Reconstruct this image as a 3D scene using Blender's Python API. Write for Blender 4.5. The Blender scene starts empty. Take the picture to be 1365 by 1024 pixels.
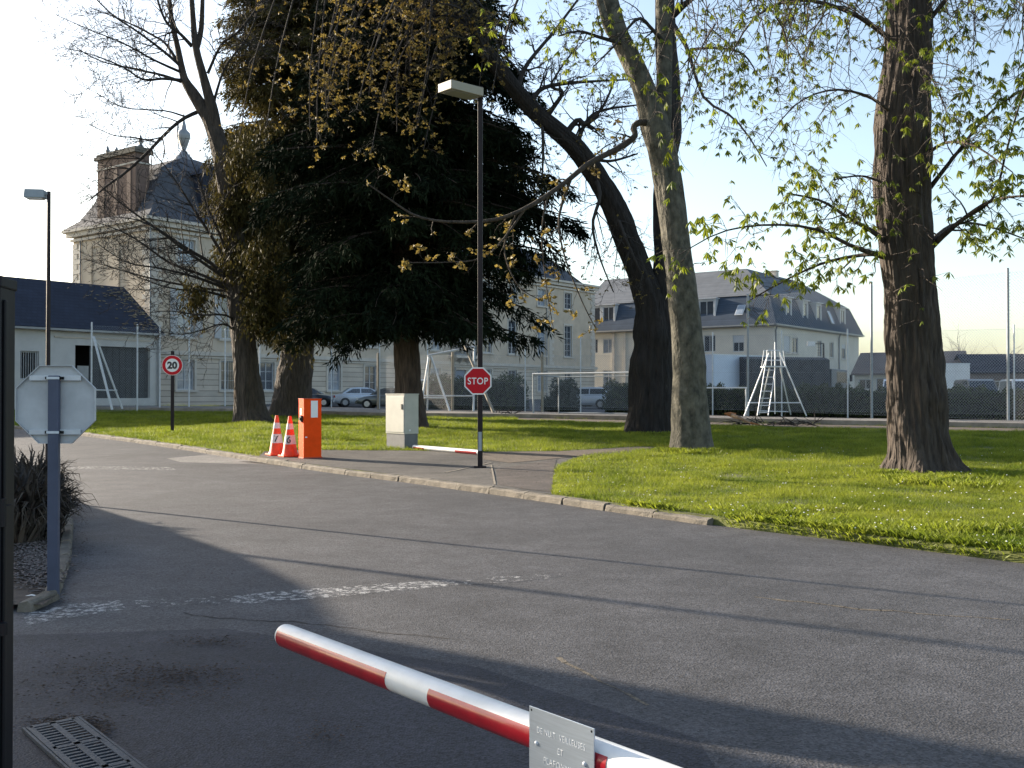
import bpy, bmesh, math, random
import numpy as np
from mathutils import Vector, Matrix, noise
R = math.radians
random.seed(7); rng = np.random.default_rng(7)
scene = bpy.context.scene
C = scene.collection

# ------------------------------------------------------------------ camera, sky, sun, exposure
F = 1365.0; CZ = 1.66; TH = math.atan(14 / F)
cam_d = bpy.data.cameras.new('camera'); cam = bpy.data.objects.new('camera', cam_d); C.objects.link(cam)
cam_d.sensor_width = 36; cam_d.lens = 36; cam_d.clip_end = 5000; cam_d.clip_start = 0.05
cam.location = (0, 0, CZ); cam.rotation_euler = (R(90) + TH, 0, 0)
scene.camera = cam
SUN_EL = R(16); SUN_AZ = math.atan2(-0.82, 0.57)        # direction to the sun: left of the view and behind the trees
sun_dir = Vector((math.sin(SUN_AZ) * math.cos(SUN_EL), math.cos(SUN_AZ) * math.cos(SUN_EL), math.sin(SUN_EL)))
world = bpy.data.worlds.new('World'); scene.world = world; world.use_nodes = True
wt = world.node_tree; wt.nodes.clear()
wo = wt.nodes.new('ShaderNodeOutputWorld'); wb = wt.nodes.new('ShaderNodeBackground'); ws = wt.nodes.new('ShaderNodeTexSky')
ws.sky_type = 'NISHITA'; ws.sun_disc = False; ws.sun_elevation = SUN_EL; ws.sun_rotation = SUN_AZ
ws.altitude = 100; ws.air_density = 1.0; ws.dust_density = 1.5; ws.ozone_density = 1.0
wb.inputs['Strength'].default_value = 0.115
wh = wt.nodes.new('ShaderNodeHueSaturation'); wh.inputs['Saturation'].default_value = 0.9
wt.links.new(ws.outputs[0], wh.inputs['Color']); wt.links.new(wh.outputs[0], wb.inputs[0]); wt.links.new(wb.outputs[0], wo.inputs[0])
sl = bpy.data.lights.new('sun', 'SUN'); so = bpy.data.objects.new('sun', sl); C.objects.link(so)
sl.energy = 5.0; sl.angle = R(0.5); sl.color = (1.0, 0.87, 0.70)
so.rotation_euler = (-sun_dir).to_track_quat('-Z', 'Y').to_euler(); so.location = (-30, 20, 30)
scene.view_settings.view_transform = 'Standard'; scene.view_settings.look = 'None'
scene.view_settings.gamma = 1; scene.view_settings.use_curve_mapping = False
scene.view_settings.exposure = 1.5
scene.render.engine = 'CYCLES'
scene.cycles.max_bounces = 6; scene.cycles.transparent_max_bounces = 12
scene.cycles.use_denoising = True

# ------------------------------------------------------------------ helpers
def g(y):
    y = np.asarray(y, dtype=float)
    t = np.clip(y - 22, -4, 78)
    return np.where(t < 4, 0.015 * (t + 4) ** 2 / 16, 0.015 * t)
def gz(y): return float(g(y))
def ray(px, py):
    q = (512 - py) / F; k = (px - 682.5) / F; c, s = math.cos(TH), math.sin(TH)
    dy = c - s * q
    return k / dy, (s + c * q) / dy
def PX(px, py, d):
    k, m = ray(px, py); return Vector((k * d, d, CZ + m * d))
def GD(px, py, off=0.0):
    k, m = ray(px, py); lo, hi = 0.5, 400.0
    for _ in range(60):
        mid = (lo + hi) / 2
        if CZ + m * mid > gz(mid) + off: lo = mid
        else: hi = mid
    return k * lo, lo
def GP(px, py, off=0.0):
    x, y = GD(px, py, off); return Vector((x, y, gz(y) + off))

class MB:
    def __init__(s): s.v = []; s.f = []; s.m = []
    def face(s, pts, m=0):
        n = len(s.v); s.v += [tuple(p) for p in pts]; s.f.append(tuple(range(n, n + len(pts)))); s.m.append(m)
    def mesh(s, vs, fs, m=0):
        n = len(s.v); s.v += [tuple(p) for p in vs]; s.f += [tuple(i + n for i in f) for f in fs]; s.m += [m] * len(fs)
    def box(s, c, size, rz=0.0, m=0, taper=1.0):
        x, y, z = size[0] / 2, size[1] / 2, size[2] / 2; ca, sa = math.cos(rz), math.sin(rz); vs = []
        for dz, t in ((-z, 1.0), (z, taper)):
            for dx, dy in ((-x, -y), (x, -y), (x, y), (-x, y)):
                vs.append((c[0] + (dx * ca - dy * sa) * t, c[1] + (dx * sa + dy * ca) * t, c[2] + dz))
        s.mesh(vs, [(0, 3, 2, 1), (4, 5, 6, 7), (0, 1, 5, 4), (1, 2, 6, 5), (2, 3, 7, 6), (3, 0, 4, 7)], m); return s
    def bar(s, a, b, w, h=None, m=0, up=(0, 0, 1)):
        a = Vector(a); b = Vector(b); h = w if h is None else h; d = (b - a).normalized()
        u = Vector(up)
        if abs(d.dot(u)) > .98: u = Vector((1, 0, 0))
        x = d.cross(u).normalized(); y = x.cross(d)
        vs = []
        for p in (a, b):
            for i, j in ((-1, -1), (1, -1), (1, 1), (-1, 1)): vs.append(p + x * (i * w / 2) + y * (j * h / 2))
        s.mesh(vs, [(0, 3, 2, 1), (4, 5, 6, 7), (0, 1, 5, 4), (1, 2, 6, 5), (2, 3, 7, 6), (3, 0, 4, 7)], m); return s
    def tube(s, path, rad, n=8, m=0, cap=True, rfun=None):
        path = [Vector(p) for p in path]
        if not hasattr(rad, '__len__'): rad = [rad] * len(path)
        N = len(path); x = None; vs = []
        for i in range(N):
            d = (path[min(i + 1, N - 1)] - path[max(i - 1, 0)])
            if d.length < 1e-9: d = Vector((0, 0, 1))
            d.normalize()
            if x is None:
                x = Vector((1, 0, 0)) if abs(d.x) < .9 else Vector((0, 1, 0))
            x = (x - d * x.dot(d)).normalized(); y = d.cross(x)
            for k in range(n):
                a = 2 * math.pi * k / n; r = rad[i]
                if rfun: r *= rfun(i, a, path[i])
                vs.append(path[i] + x * (math.cos(a) * r) + y * (math.sin(a) * r))
        fs = []
        for i in range(N - 1):
            for k in range(n):
                k2 = (k + 1) % n; fs.append((i * n + k, i * n + k2, (i + 1) * n + k2, (i + 1) * n + k))
        if cap: fs.append(tuple(range(n - 1, -1, -1))); fs.append(tuple(range((N - 1) * n, N * n)))
        s.mesh(vs, fs, m); return s
    def cyl(s, a, b, r, n=16, m=0, r2=None): return s.tube([a, b], [r, r if r2 is None else r2], n, m)
    def lathe(s, c, prof, n=16, m=0):
        vs = []; fs = []
        for r, z in prof:
            for k in range(n):
                a = 2 * math.pi * k / n; vs.append((c[0] + r * math.cos(a), c[1] + r * math.sin(a), c[2] + z))
        P = len(prof)
        for i in range(P - 1):
            for k in range(n):
                k2 = (k + 1) % n; fs.append((i * n + k, i * n + k2, (i + 1) * n + k2, (i + 1) * n + k))
        fs.append(tuple(range(n - 1, -1, -1))); fs.append(tuple(range((P - 1) * n, P * n)))
        s.mesh(vs, fs, m); return s
    def prism(s, poly, vec, m=0):
        n = len(poly); a = [Vector(p) for p in poly]; b = [p + Vector(vec) for p in a]
        s.mesh(a + b, [tuple(range(n - 1, -1, -1)), tuple(range(n, 2 * n))] + [(i, (i + 1) % n, n + (i + 1) % n, n + i) for i in range(n)], m); return s
    def build(s, name, mats, parent=None, smooth=False, bevel=0.0, loc=None, rz=0.0):
        me = bpy.data.meshes.new(name); me.from_pydata(s.v, [], s.f)
        if not isinstance(mats, (list, tuple)): mats = [mats]
        for mt in mats: me.materials.append(mt)
        if len(mats) > 1: me.polygons.foreach_set('material_index', s.m)
        bm = bmesh.new(); bm.from_mesh(me); bmesh.ops.recalc_face_normals(bm, faces=bm.faces)
        if bevel:
            es = [e for e in bm.edges if len(e.link_faces) == 2 and e.calc_face_angle(0) > .5]
            bmesh.ops.bevel(bm, geom=es, offset=bevel, segments=2, affect='EDGES', profile=.6)
        bm.to_mesh(me); bm.free()
        if smooth: me.polygons.foreach_set('use_smooth', [True] * len(me.polygons)); me.update()
        if smooth == 'auto':
            me.set_sharp_from_angle(angle=R(35))
        o = bpy.data.objects.new(name, me); C.objects.link(o)
        if parent: o.parent = parent
        if loc is not None: o.location = loc
        o.rotation_euler.z = rz
        return o
def raw(name, verts, faces, mat, parent=None, smooth=False):
    """verts (N,3) array, faces (M,k) array, all faces the same size"""
    me = bpy.data.meshes.new(name); verts = np.ascontiguousarray(verts, np.float32); faces = np.ascontiguousarray(faces, np.int32)
    k = faces.shape[1]; me.vertices.add(len(verts)); me.vertices.foreach_set('co', verts.ravel())
    me.loops.add(faces.size); me.loops.foreach_set('vertex_index', faces.ravel())
    me.polygons.add(len(faces)); me.polygons.foreach_set('loop_start', np.arange(0, faces.size, k, dtype=np.int32))
    me.polygons.foreach_set('use_smooth', np.full(len(faces), bool(smooth)))
    me.update(calc_edges=True)
    me.materials.append(mat)
    o = bpy.data.objects.new(name, me); C.objects.link(o)
    if parent: o.parent = parent
    return o
def tag(o, label=None, cat=None, group=None, kind=None):
    if label: o['label'] = label
    if cat: o['category'] = cat
    if group: o['group'] = group
    if kind: o['kind'] = kind
    return o
def thing(name, label, cat, loc=(0, 0, 0), rz=0.0, group=None):
    o = bpy.data.objects.new(name, None); C.objects.link(o); o.location = loc; o.rotation_euler.z = rz; o.empty_display_size = .3
    return tag(o, label, cat, group)
def copy_tree(o, parent=None):
    c = o.copy(); C.objects.link(c)
    if parent: c.parent = parent
    for ch in list(o.children): copy_tree(ch, c)
    return c
def inst(name, me, parent, loc, rz=0.0):
    o = bpy.data.objects.new(name, me); C.objects.link(o); o.parent = parent; o.location = loc; o.rotation_euler.z = rz; return o

# ------------------------------------------------------------------ materials
def mat(name, col, rough=.8, var=.15, scale=4.0, bump=0.0, bscale=30.0, metal=0.0, spec=.5, transl=0.0, detail=4, col2=None, stretch=None, coat=0.0, rnd=0.0):
    m = bpy.data.materials.new(name); m.use_nodes = True; nt = m.node_tree; N = nt.nodes; L = nt.links
    b = N['Principled BSDF']; b.inputs['Roughness'].default_value = rough; b.inputs['Metallic'].default_value = metal
    b.inputs['Specular IOR Level'].default_value = spec; b.inputs['Coat Weight'].default_value = coat
    tc = N.new('ShaderNodeTexCoord'); vec = tc.outputs['Object']
    if stretch:
        mp = N.new('ShaderNodeMapping'); mp.inputs['Scale'].default_value = stretch; L.new(vec, mp.inputs[0]); vec = mp.outputs[0]
    nz = N.new('ShaderNodeTexNoise'); nz.inputs['Scale'].default_value = scale; nz.inputs['Detail'].default_value = detail; nz.inputs['Roughness'].default_value = .6
    L.new(vec, nz.inputs['Vector'])
    rp = N.new('ShaderNodeValToRGB'); rp.color_ramp.elements[0].position = .3; rp.color_ramp.elements[1].position = .7
    a = tuple(c * (1 - var) for c in col); c2 = col2 if col2 else tuple(min(1, c * (1 + var)) for c in col)
    rp.color_ramp.elements[0].color = (*a, 1); rp.color_ramp.elements[1].color = (*c2, 1)
    L.new(nz.outputs['Fac'], rp.inputs[0]); out = rp.outputs[0]
    if rnd:
        gi = N.new('ShaderNodeNewGeometry'); mr = N.new('ShaderNodeMapRange'); mr.inputs['To Min'].default_value = 1 - rnd; mr.inputs['To Max'].default_value = 1 + rnd
        L.new(gi.outputs['Random Per Island'], mr.inputs[0])
        vm = N.new('ShaderNodeVectorMath'); vm.operation = 'SCALE'; L.new(out, vm.inputs[0]); L.new(mr.outputs[0], vm.inputs['Scale']); out = vm.outputs[0]
    L.new(out, b.inputs['Base Color'])
    if bump:
        nb = N.new('ShaderNodeTexNoise'); nb.inputs['Scale'].default_value = bscale; nb.inputs['Detail'].default_value = 6; L.new(vec, nb.inputs['Vector'])
        bp = N.new('ShaderNodeBump'); bp.inputs['Strength'].default_value = bump; bp.inputs['Distance'].default_value = .02
        L.new(nb.outputs['Fac'], bp.inputs['Height']); L.new(bp.outputs[0], b.inputs['Normal'])
    if transl:
        tr = N.new('ShaderNodeBsdfTranslucent'); L.new(out, tr.inputs[0]); mx = N.new('ShaderNodeMixShader'); mx.inputs[0].default_value = transl
        L.new(b.outputs[0], mx.inputs[1]); L.new(tr.outputs[0], mx.inputs[2]); L.new(mx.outputs[0], N['Material Output'].inputs[0])
    return m
def nodes_of(m): return m.node_tree.nodes, m.node_tree.links, m.node_tree.nodes['Principled BSDF']

def courses_mat(name, col, mortar, bw, bh, msize=.012, rough=.85, var=.12, off=.5, plane='XZ'):
    m = mat(name, col, rough, var, .7, .25, 14); N, L, b = nodes_of(m)
    src = b.inputs['Base Color'].links[0].from_socket
    tc = N.new('ShaderNodeTexCoord'); sx = N.new('ShaderNodeSeparateXYZ'); cb = N.new('ShaderNodeCombineXYZ'); L.new(tc.outputs['Object'], sx.inputs[0])
    L.new(sx.outputs[plane[0]], cb.inputs[0]); L.new(sx.outputs[plane[1]], cb.inputs[1])
    br = N.new('ShaderNodeTexBrick'); br.offset = off; br.inputs['Scale'].default_value = 1; br.inputs['Brick Width'].default_value = bw; br.inputs['Row Height'].default_value = bh
    br.inputs['Mortar Size'].default_value = msize; br.inputs['Color1'].default_value = (1.06, 1.06, 1.06, 1); br.inputs['Color2'].default_value = (.9, .9, .9, 1); br.inputs['Mortar'].default_value = (mortar, mortar, mortar, 1)
    L.new(cb.outputs[0], br.inputs['Vector'])
    mx = N.new('ShaderNodeMix'); mx.data_type = 'RGBA'; mx.blend_type = 'MULTIPLY'; mx.inputs[0].default_value = 1
    L.new(src, mx.inputs[6]); L.new(br.outputs['Color'], mx.inputs[7]); L.new(mx.outputs[2], b.inputs['Base Color'])
    return m

def asphalt_mat(name, base, warm, lo=.75, hi=1.2):
    m = bpy.data.materials.new(name); m.use_nodes = True; N, L, b = nodes_of(m); b.inputs['Roughness'].default_value = .75; b.inputs['Specular IOR Level'].default_value = .35
    tc = N.new('ShaderNodeTexCoord')
    def nz(s, d, r=.6):
        n = N.new('ShaderNodeTexNoise'); n.inputs['Scale'].default_value = s; n.inputs['Detail'].default_value = d; n.inputs['Roughness'].default_value = r; L.new(tc.outputs['Object'], n.inputs['Vector']); return n
    big = nz(.35, 5); med = nz(2.2, 6, .7)
    vo = N.new('ShaderNodeTexVoronoi'); vo.inputs['Scale'].default_value = 75; L.new(tc.outputs['Object'], vo.inputs['Vector'])
    r1 = N.new('ShaderNodeValToRGB'); r1.color_ramp.elements[0].position = .3; r1.color_ramp.elements[1].position = .72
    r1.color_ramp.elements[0].color = (*[c * lo for c in base], 1); r1.color_ramp.elements[1].color = (*[c * hi for c in warm], 1)
    L.new(big.outputs['Fac'], r1.inputs[0])
    mr = N.new('ShaderNodeMapRange'); mr.inputs['From Min'].default_value = .3; mr.inputs['From Max'].default_value = .7; mr.inputs['To Min'].default_value = .70; mr.inputs['To Max'].default_value = 1.26
    L.new(med.outputs['Fac'], mr.inputs[0])
    sp = N.new('ShaderNodeMapRange'); sp.inputs['From Min'].default_value = 0; sp.inputs['From Max'].default_value = 1; sp.inputs['To Min'].default_value = .5; sp.inputs['To Max'].default_value = 1.65
    sx = N.new('ShaderNodeSeparateColor'); L.new(vo.outputs['Color'], sx.inputs[0]); L.new(sx.outputs[0], sp.inputs[0])
    mu = N.new('ShaderNodeMath'); mu.operation = 'MULTIPLY'; L.new(mr.outputs[0], mu.inputs[0]); L.new(sp.outputs[0], mu.inputs[1])
    vm = N.new('ShaderNodeVectorMath'); vm.operation = 'SCALE'; L.new(r1.outputs[0], vm.inputs[0]); L.new(mu.outputs[0], vm.inputs['Scale'])
    # crack lines
    wv = N.new('ShaderNodeTexVoronoi'); wv.feature = 'DISTANCE_TO_EDGE'; wv.inputs['Scale'].default_value = .22
    wn = nz(1.4, 4); ad = N.new('ShaderNodeVectorMath'); ad.operation = 'MULTIPLY_ADD'; ad.inputs[1].default_value = (.9, .9, .9); L.new(wn.outputs['Color'], ad.inputs[0]); L.new(tc.outputs['Object'], ad.inputs[2]); L.new(ad.outputs[0], wv.inputs['Vector'])
    cr = N.new('ShaderNodeMapRange'); cr.inputs['From Min'].default_value = 0.001; cr.inputs['From Max'].default_value = .006; cr.inputs['To Min'].default_value = .9; cr.inputs['To Max'].default_value = 1; L.new(wv.outputs['Distance'], cr.inputs[0])
    v2 = N.new('ShaderNodeVectorMath'); v2.operation = 'SCALE'; L.new(vm.outputs[0], v2.inputs[0]); L.new(cr.outputs[0], v2.inputs['Scale'])
    L.new(v2.outputs[0], b.inputs['Base Color'])
    bp = N.new('ShaderNodeBump'); bp.inputs['Strength'].default_value = .6; bp.inputs['Distance'].default_value = .006; L.new(vo.outputs['Distance'], bp.inputs['Height']); L.new(bp.outputs[0], b.inputs['Normal'])
    return m

def paint_worn_mat(name, ground, thr=.5):
    m = asphalt_mat(name, ground, ground); N, L, b = nodes_of(m)
    src = b.inputs['Base Color'].links[0].from_socket
    tc = N.new('ShaderNodeTexCoord'); n = N.new('ShaderNodeTexNoise'); n.inputs['Scale'].default_value = 14; n.inputs['Detail'].default_value = 9; n.inputs['Roughness'].default_value = .78; L.new(tc.outputs['Object'], n.inputs['Vector'])
    r = N.new('ShaderNodeMapRange'); r.inputs['From Min'].default_value = thr - .03; r.inputs['From Max'].default_value = thr + .03; L.new(n.outputs['Fac'], r.inputs[0])
    mx = N.new('ShaderNodeMix'); mx.data_type = 'RGBA'; L.new(r.outputs[0], mx.inputs[0]); L.new(src, mx.inputs[6]); mx.inputs[7].default_value = (.36, .355, .345, 1); L.new(mx.outputs[2], b.inputs['Base Color'])
    return m

ASPH = (.053, .053, .058)
m_asphalt = asphalt_mat('asphalt', ASPH, (.064, .063, .067), .74, 1.16)
m_pave = asphalt_mat('pavement_asphalt', (.075, .07, .065), (.10, .09, .078))
m_patch = asphalt_mat('repair_patch', (.16, .15, .14), (.19, .18, .165))
m_paint = paint_worn_mat('worn_white_paint', ASPH, .53)
m_paint_thin = paint_worn_mat('very_worn_paint', ASPH, .58)
m_court = asphalt_mat('court_surface', (.17, .15, .13), (.21, .19, .165))
m_soil = mat('lawn_soil', (.075, .08, .02), .95, .4, 3, .5, 20, col2=(.13, .145, .03))
m_dirt = mat('dirt', (.09, .065, .045), .95, .35, 5, .6, 25)
m_field = mat('far_field', (.07, .09, .03), .95, .3, .5)
m_kerb = mat('kerb_concrete', (.135, .118, .094), .9, .4, 3.5, .6, 40, detail=9)
m_grass = mat('grass_blades', (.13, .20, .012), .55, .35, .8, transl=.5, col2=(.27, .30, .03), rnd=.4, spec=.3)
m_white = mat('white_paint', (.72, .72, .70), .4, .11, 9, coat=.15, detail=9)
m_red_film = mat('red_film', (.34, .006, .016), .3, .2, 14, coat=.3, detail=9)
m_galv = mat('galvanised_steel', (.60, .63, .66), .45, .1, 8, metal=.15)
m_wire = mat('wire', (.30, .32, .33), .5, .05, 3)
m_post_grey = mat('grey_post_paint', (.30, .33, .35), .5, .12, 6)
m_post_tan = mat('concrete_post', (.30, .27, .22), .85, .15, 6)
m_pole_brown = mat('brown_painted_pole', (.016, .010, .012), .5, .3, 12, spec=.25)
m_black = mat('black_paint', (.006, .0065, .009), .5, .2, 8, spec=.25)
m_alu = mat('aluminium_plate', (.44, .50, .57), .42, .08, 14, metal=.7, stretch=(1, 1, 20))
m_sign_back = mat('sign_back', (.46, .47, .48), .5, .14, 5, metal=.1)
m_bluegrey = mat('blue_grey_steel', (.065, .078, .125), .45, .15, 6, metal=.2)
m_red = mat('sign_red', (.50, .005, .014), .55, .05, 6, spec=.25)
m_signwhite = mat('sign_white', (.78, .78, .76), .4, .04, 6)
m_signblack = mat('sign_black', (.015, .015, .018), .4, .05, 6)
m_orange = mat('orange_paint', (.88, .075, .006), .6, .12, 3, spec=.1)
m_cone = mat('cone_plastic', (.85, .075, .015), .55, .12, 10, transl=.12)
m_cabinet = mat('cabinet_polyester', (.40, .40, .35), .55, .1, 2.5, detail=8)
m_plinth = mat('cabinet_plinth', (.13, .135, .14), .7, .12, 8)
m_glass = mat('window_glass', (.035, .045, .06), .06, .2, 2, spec=.9)
m_glass_pale = mat('curtained_glass', (.22, .26, .31), .12, .3, 1.2, spec=.8)
m_frame = mat('window_frame_white', (.44, .46, .48), .5, .05, 4)
m_shut = mat('shutter_grey', (.42, .43, .44), .6, .08, 20)
m_stone = courses_mat('limestone', (.48, .43, .36), .72, 1.1, .42, .012)
m_rust = courses_mat('rusticated_limestone', (.52, .45, .365), .45, 40, .42, .03, off=0)
m_render = mat('rendered_wall', (.50, .42, .325), .9, .14, .8, .2, 20)
m_render2 = mat('cream_render', (.58, .545, .47), .9, .08, .6, .15, 20)
m_trim = mat('stone_trim', (.52, .475, .41), .85, .1, 2)
m_slate = courses_mat('slate', (.030, .037, .057), .6, .35, .22, .01, .6)
m_slate2 = courses_mat('slate_grey', (.085, .09, .105), .75, .35, .25, .01, .6)
m_slate3 = courses_mat('blue_slate', (.060, .080, .112), .6, .35, .22, .01, .6); m_slate4 = courses_mat('pale_slate', (.125, .137, .155), .75, .35, .25, .01, .6)
for m_ in (m_slate, m_slate2, m_slate3, m_slate4): nodes_of(m_)[2].inputs['Specular IOR Level'].default_value = .2; nodes_of(m_)[2].inputs['Roughness'].default_value = .9
m_tile_old = courses_mat('old_tile', (.20, .16, .145), .6, .3, .22, .02)
m_brick = courses_mat('brickwork', (.17, .115, .092), .9, .5, .16, .015, plane='YZ')
m_zinc = mat('zinc', (.26, .27, .28), .5, .1, 3, metal=.4)
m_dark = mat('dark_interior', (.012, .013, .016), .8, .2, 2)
m_mesh_grey = mat('dark_screen', (.055, .058, .062), .8, .25, 3, stretch=(1, 1, 4))
m_annex = mat('annex_render', (.50, .50, .49), .9, .08, 1.2, .1, 20)
m_gravel = mat('gravel_stones', (.13, .11, .10), .9, .3, 30, rnd=.4)
m_leaflit = mat('dead_leaves', (.05, .031, .02), .9, .3, 12, rnd=.5)
# ------------------------------------------------------------------ ground sheets, all following the gentle rise g(y)
def sheet(name, poly, off, m, kind='structure', step=2.0, parent=None):
    bm = bmesh.new(); vs = [bm.verts.new((p[0], p[1], 0)) for p in poly]; f = bm.faces.new(vs); f.normal_update()
    if f.normal.z < 0: f.normal_flip()
    bmesh.ops.triangulate(bm, faces=bm.faces[:])
    ys = [p[1] for p in poly]; y = 18.0
    cuts = []
    while y < 27: cuts.append(y); y += .75
    while y < 104: cuts.append(y); y += 6
    for y in cuts:
        if min(ys) < y < max(ys):
            bmesh.ops.bisect_plane(bm, geom=bm.verts[:] + bm.edges[:] + bm.faces[:], plane_co=(0, y, 0), plane_no=(0, 1, 0))
    for v in bm.verts: v.co.z = gz(v.co.y) + off
    me = bpy.data.meshes.new(name); bm.to_mesh(me); bm.free(); me.materials.append(m)
    o = bpy.data.objects.new(name, me); C.objects.link(o); 
    if kind: o['kind'] = kind
    if parent: o.parent = parent
    return o
U = Vector((.605, .796, 0)).normalized(); V = Vector((-U.y, U.x, 0)); UANG = math.atan2(U.y, U.x)

sheet('ground', [(-1500, -60), (1500, -60), (1500, 2500), (-1500, 2500)], -.06, m_field)
KPX = [(-160, 553), (-60, 561), (40, 569.5), (105, 576), (180, 585), (260, 596), (345, 609), (450, 624), (560, 637), (700, 655), (830, 673), (1000, 695), (1180, 715), (1365, 737), (1500, 753), (1750, 785)]
KER = [GD(px, py, .10) for px, py in KPX]                         # lawn edge beside the road
road_poly = [(-34, -12), (24, -12), (24, 3)] + [(x + .0, y) for x, y in KER[::-1]] + [(KER[0][0] - 30, KER[0][1] + 4), (-70, 34)]
sheet('road', [(-70, -12), (26, -12), (26, 2)] + KER[::-1] + [(-80, 62)], 0, m_asphalt)
# parking yard of old asphalt in front of the big building
sheet('parking_yard', [(-60, 60), (-30, 58), (-16, 68), (-12.6, 72.5), (25, 48.6), (60, 26), (90, 60), (60, 150), (20, 160), (-40, 110)], -.02, m_asphalt)
BPX = [(1900, 589), (1365, 571.5), (1180, 568), (997, 564.5), (722, 558), (503, 555.5), (300, 549.5), (122, 547), (-40, 545), (-200, 543)]
BK = [GD(px, py, .10) for px, py in BPX]
lawn_poly = KER + BK
sheet('lawn', lawn_poly, .10, m_soil)
FARPX = [(1900, 573), (1365, 560.5), (1130, 557.5), (997, 555), (774, 550.5), (690, 548.5), (600, 547), (442, 543), (300, 541.5), (122, 540.5), (-40, 540), (-200, 539)]
FAR = [GD(px, py, .30) for px, py in FARPX]
court_poly = BK + FAR[::-1]
mb = MB()
for (a, b) in zip(KER[:-1], KER[1:]): mb.face([(a[0], a[1], gz(a[1]) + .098), (b[0], b[1], gz(b[1]) + .098), (b[0] - .03, b[1] - .03, gz(b[1]) - .03), (a[0] - .03, a[1] - .03, gz(a[1]) - .03)])
o = mb.build('lawn_edge', m_soil); o['kind'] = 'structure'
strip_poly = [GD(px, py, .1) for px, py in [(690, 560), (860, 565), (997, 569), (1180, 572.5), (1365, 576), (1500, 579.5), (1500, 575.8), (1365, 571.8), (1180, 568.3), (997, 564.8), (860, 561.4), (690, 557.4)]]
sheet('bare_strip', strip_poly, .115, m_dirt)
sheet('sports_court', court_poly, .30, m_court)
# low concrete edging that holds the court surface
mb = MB()
for (a, b) in zip(BK[:-1], BK[1:]):
    mb.bar((a[0], a[1], gz(a[1]) + .155), (b[0], b[1], gz(b[1]) + .155), .12, .305)
o = mb.build('court_edging', mat('court_concrete', (.27, .235, .195), .9, .3, 2, .3)); o['kind'] = 'structure'
# verge of grass in front of the annex
verge_poly = [FAR[-1], FAR[-2], FAR[-3], FAR[-4], tuple((Vector((*FAR[-4], 0)) + Vector((1, 6.5, 0)))[:2]), (-24.5, 70.5), (-36, 62), (-46, 60)]
sheet('verge', verge_poly, .12, m_soil)
PVT = [GD(px, py, .104) for px, py in [(345, 608.4), (450, 623.4), (560, 636.4), (700, 654.4), (735, 659)]]
PVB = [GD(px, py, .104) for px, py in [(737, 641), (741, 624), (762, 612), (800, 606), (850, 602), (872, 599.5), (875, 596), (850, 595.5), (800, 598.5), (745, 601.5), (640, 602.5), (560, 601), (480, 600.5), (420, 600), (352, 602)]]
pave_poly = PVT + PVB
sheet('pavement', pave_poly, .106, m_pave)
path_poly = [GD(px, py, .11) for px, py in [(640, 603), (700, 602.5), (745, 601.8), (800, 599), (850, 596), (872, 596.6), (850, 601), (800, 604), (762, 609), (725, 613), (680, 617), (640, 612)]]
sheet('path', path_poly, .112, m_dirt)
brown_poly = [GD(px, py, .11) for px, py in [(662, 625), (742, 612), (738, 628), (736, 656), (700, 652), (664, 646)]]
sheet('pavement_patch', brown_poly, .111, asphalt_mat('brown_asphalt', (.072, .060, .053), (.09, .074, .064)))
# concrete seam across the pavement
mb = MB(); a = GP(594, 630, .11); b = GP(655, 617, .11); mb.bar(a, b, .05, .008); a = GP(655, 620, .11); b = GP(660, 646, .11); mb.bar(a, b, .03, .006)
o = mb.build('pavement_seam', mat('seam', (.2, .17, .13), .9, .2, 10)); o['kind'] = 'structure'

# kerb: separate stones following the lawn edge
kerb = bpy.data.objects.new('kerb', None); C.objects.link(kerb); kerb['kind'] = 'structure'
def resample(pts, step):
    out = [Vector((*pts[0], 0))]; acc = 0
    for a, b in zip(pts[:-1], pts[1:]):
        a = Vector((*a, 0)); b = Vector((*b, 0)); L = (b - a).length; t = step - acc
        while t < L:
            out.append(a.lerp(b, t / L)); t += step
        acc = L - (t - step)
    return out
ks = resample(KER[:12], 1.0)
kmeshes = []
for vv in range(4):
    r_ = random.Random(vv); m_ = MB(); nseg = 6; vs = []
    for i in range(nseg + 1):
        x = -.49 + .98 * i / nseg; e = .012 if i in (0, nseg) else 0
        prof = [(-.15, -.04), (-.15 + e, .085), (-.13 + e, .108), (-.03, .116), (.005 - e, .10), (.02, -.04)]
        for (yy, zz) in prof: vs.append((x, yy + r_.uniform(-.008, .008), zz + r_.uniform(-.007, .007)))
    P = 6; fs = []
    for i in range(nseg):
        for k in range(P): k2 = (k + 1) % P; fs.append((i * P + k, i * P + k2, (i + 1) * P + k2, (i + 1) * P + k))
    fs += [tuple(range(P - 1, -1, -1)), tuple(range(nseg * P, (nseg + 1) * P))]
    m_.mesh(vs, fs); o = m_.build('kerb_stone', m_kerb); kmeshes.append(o.data); bpy.data.objects.remove(o)
for i in range(len(ks) - 1):
    a, b = ks[i], ks[i + 1]; mid = (a + b) / 2
    if mid.x < -32: continue
    d = b - a; sl_ = (gz(b.y) - gz(a.y)) / d.length
    o = inst('kerb_stone', kmeshes[i % 4], kerb, (mid.x + random.uniform(-.008, .008), mid.y, gz(mid.y) + random.uniform(-.014, .008) - (.02 if i > len(ks) - 4 else 0)), math.atan2(d.y, d.x) + random.uniform(-.012, .012))
    o.rotation_euler.y = -math.atan(sl_)

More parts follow.
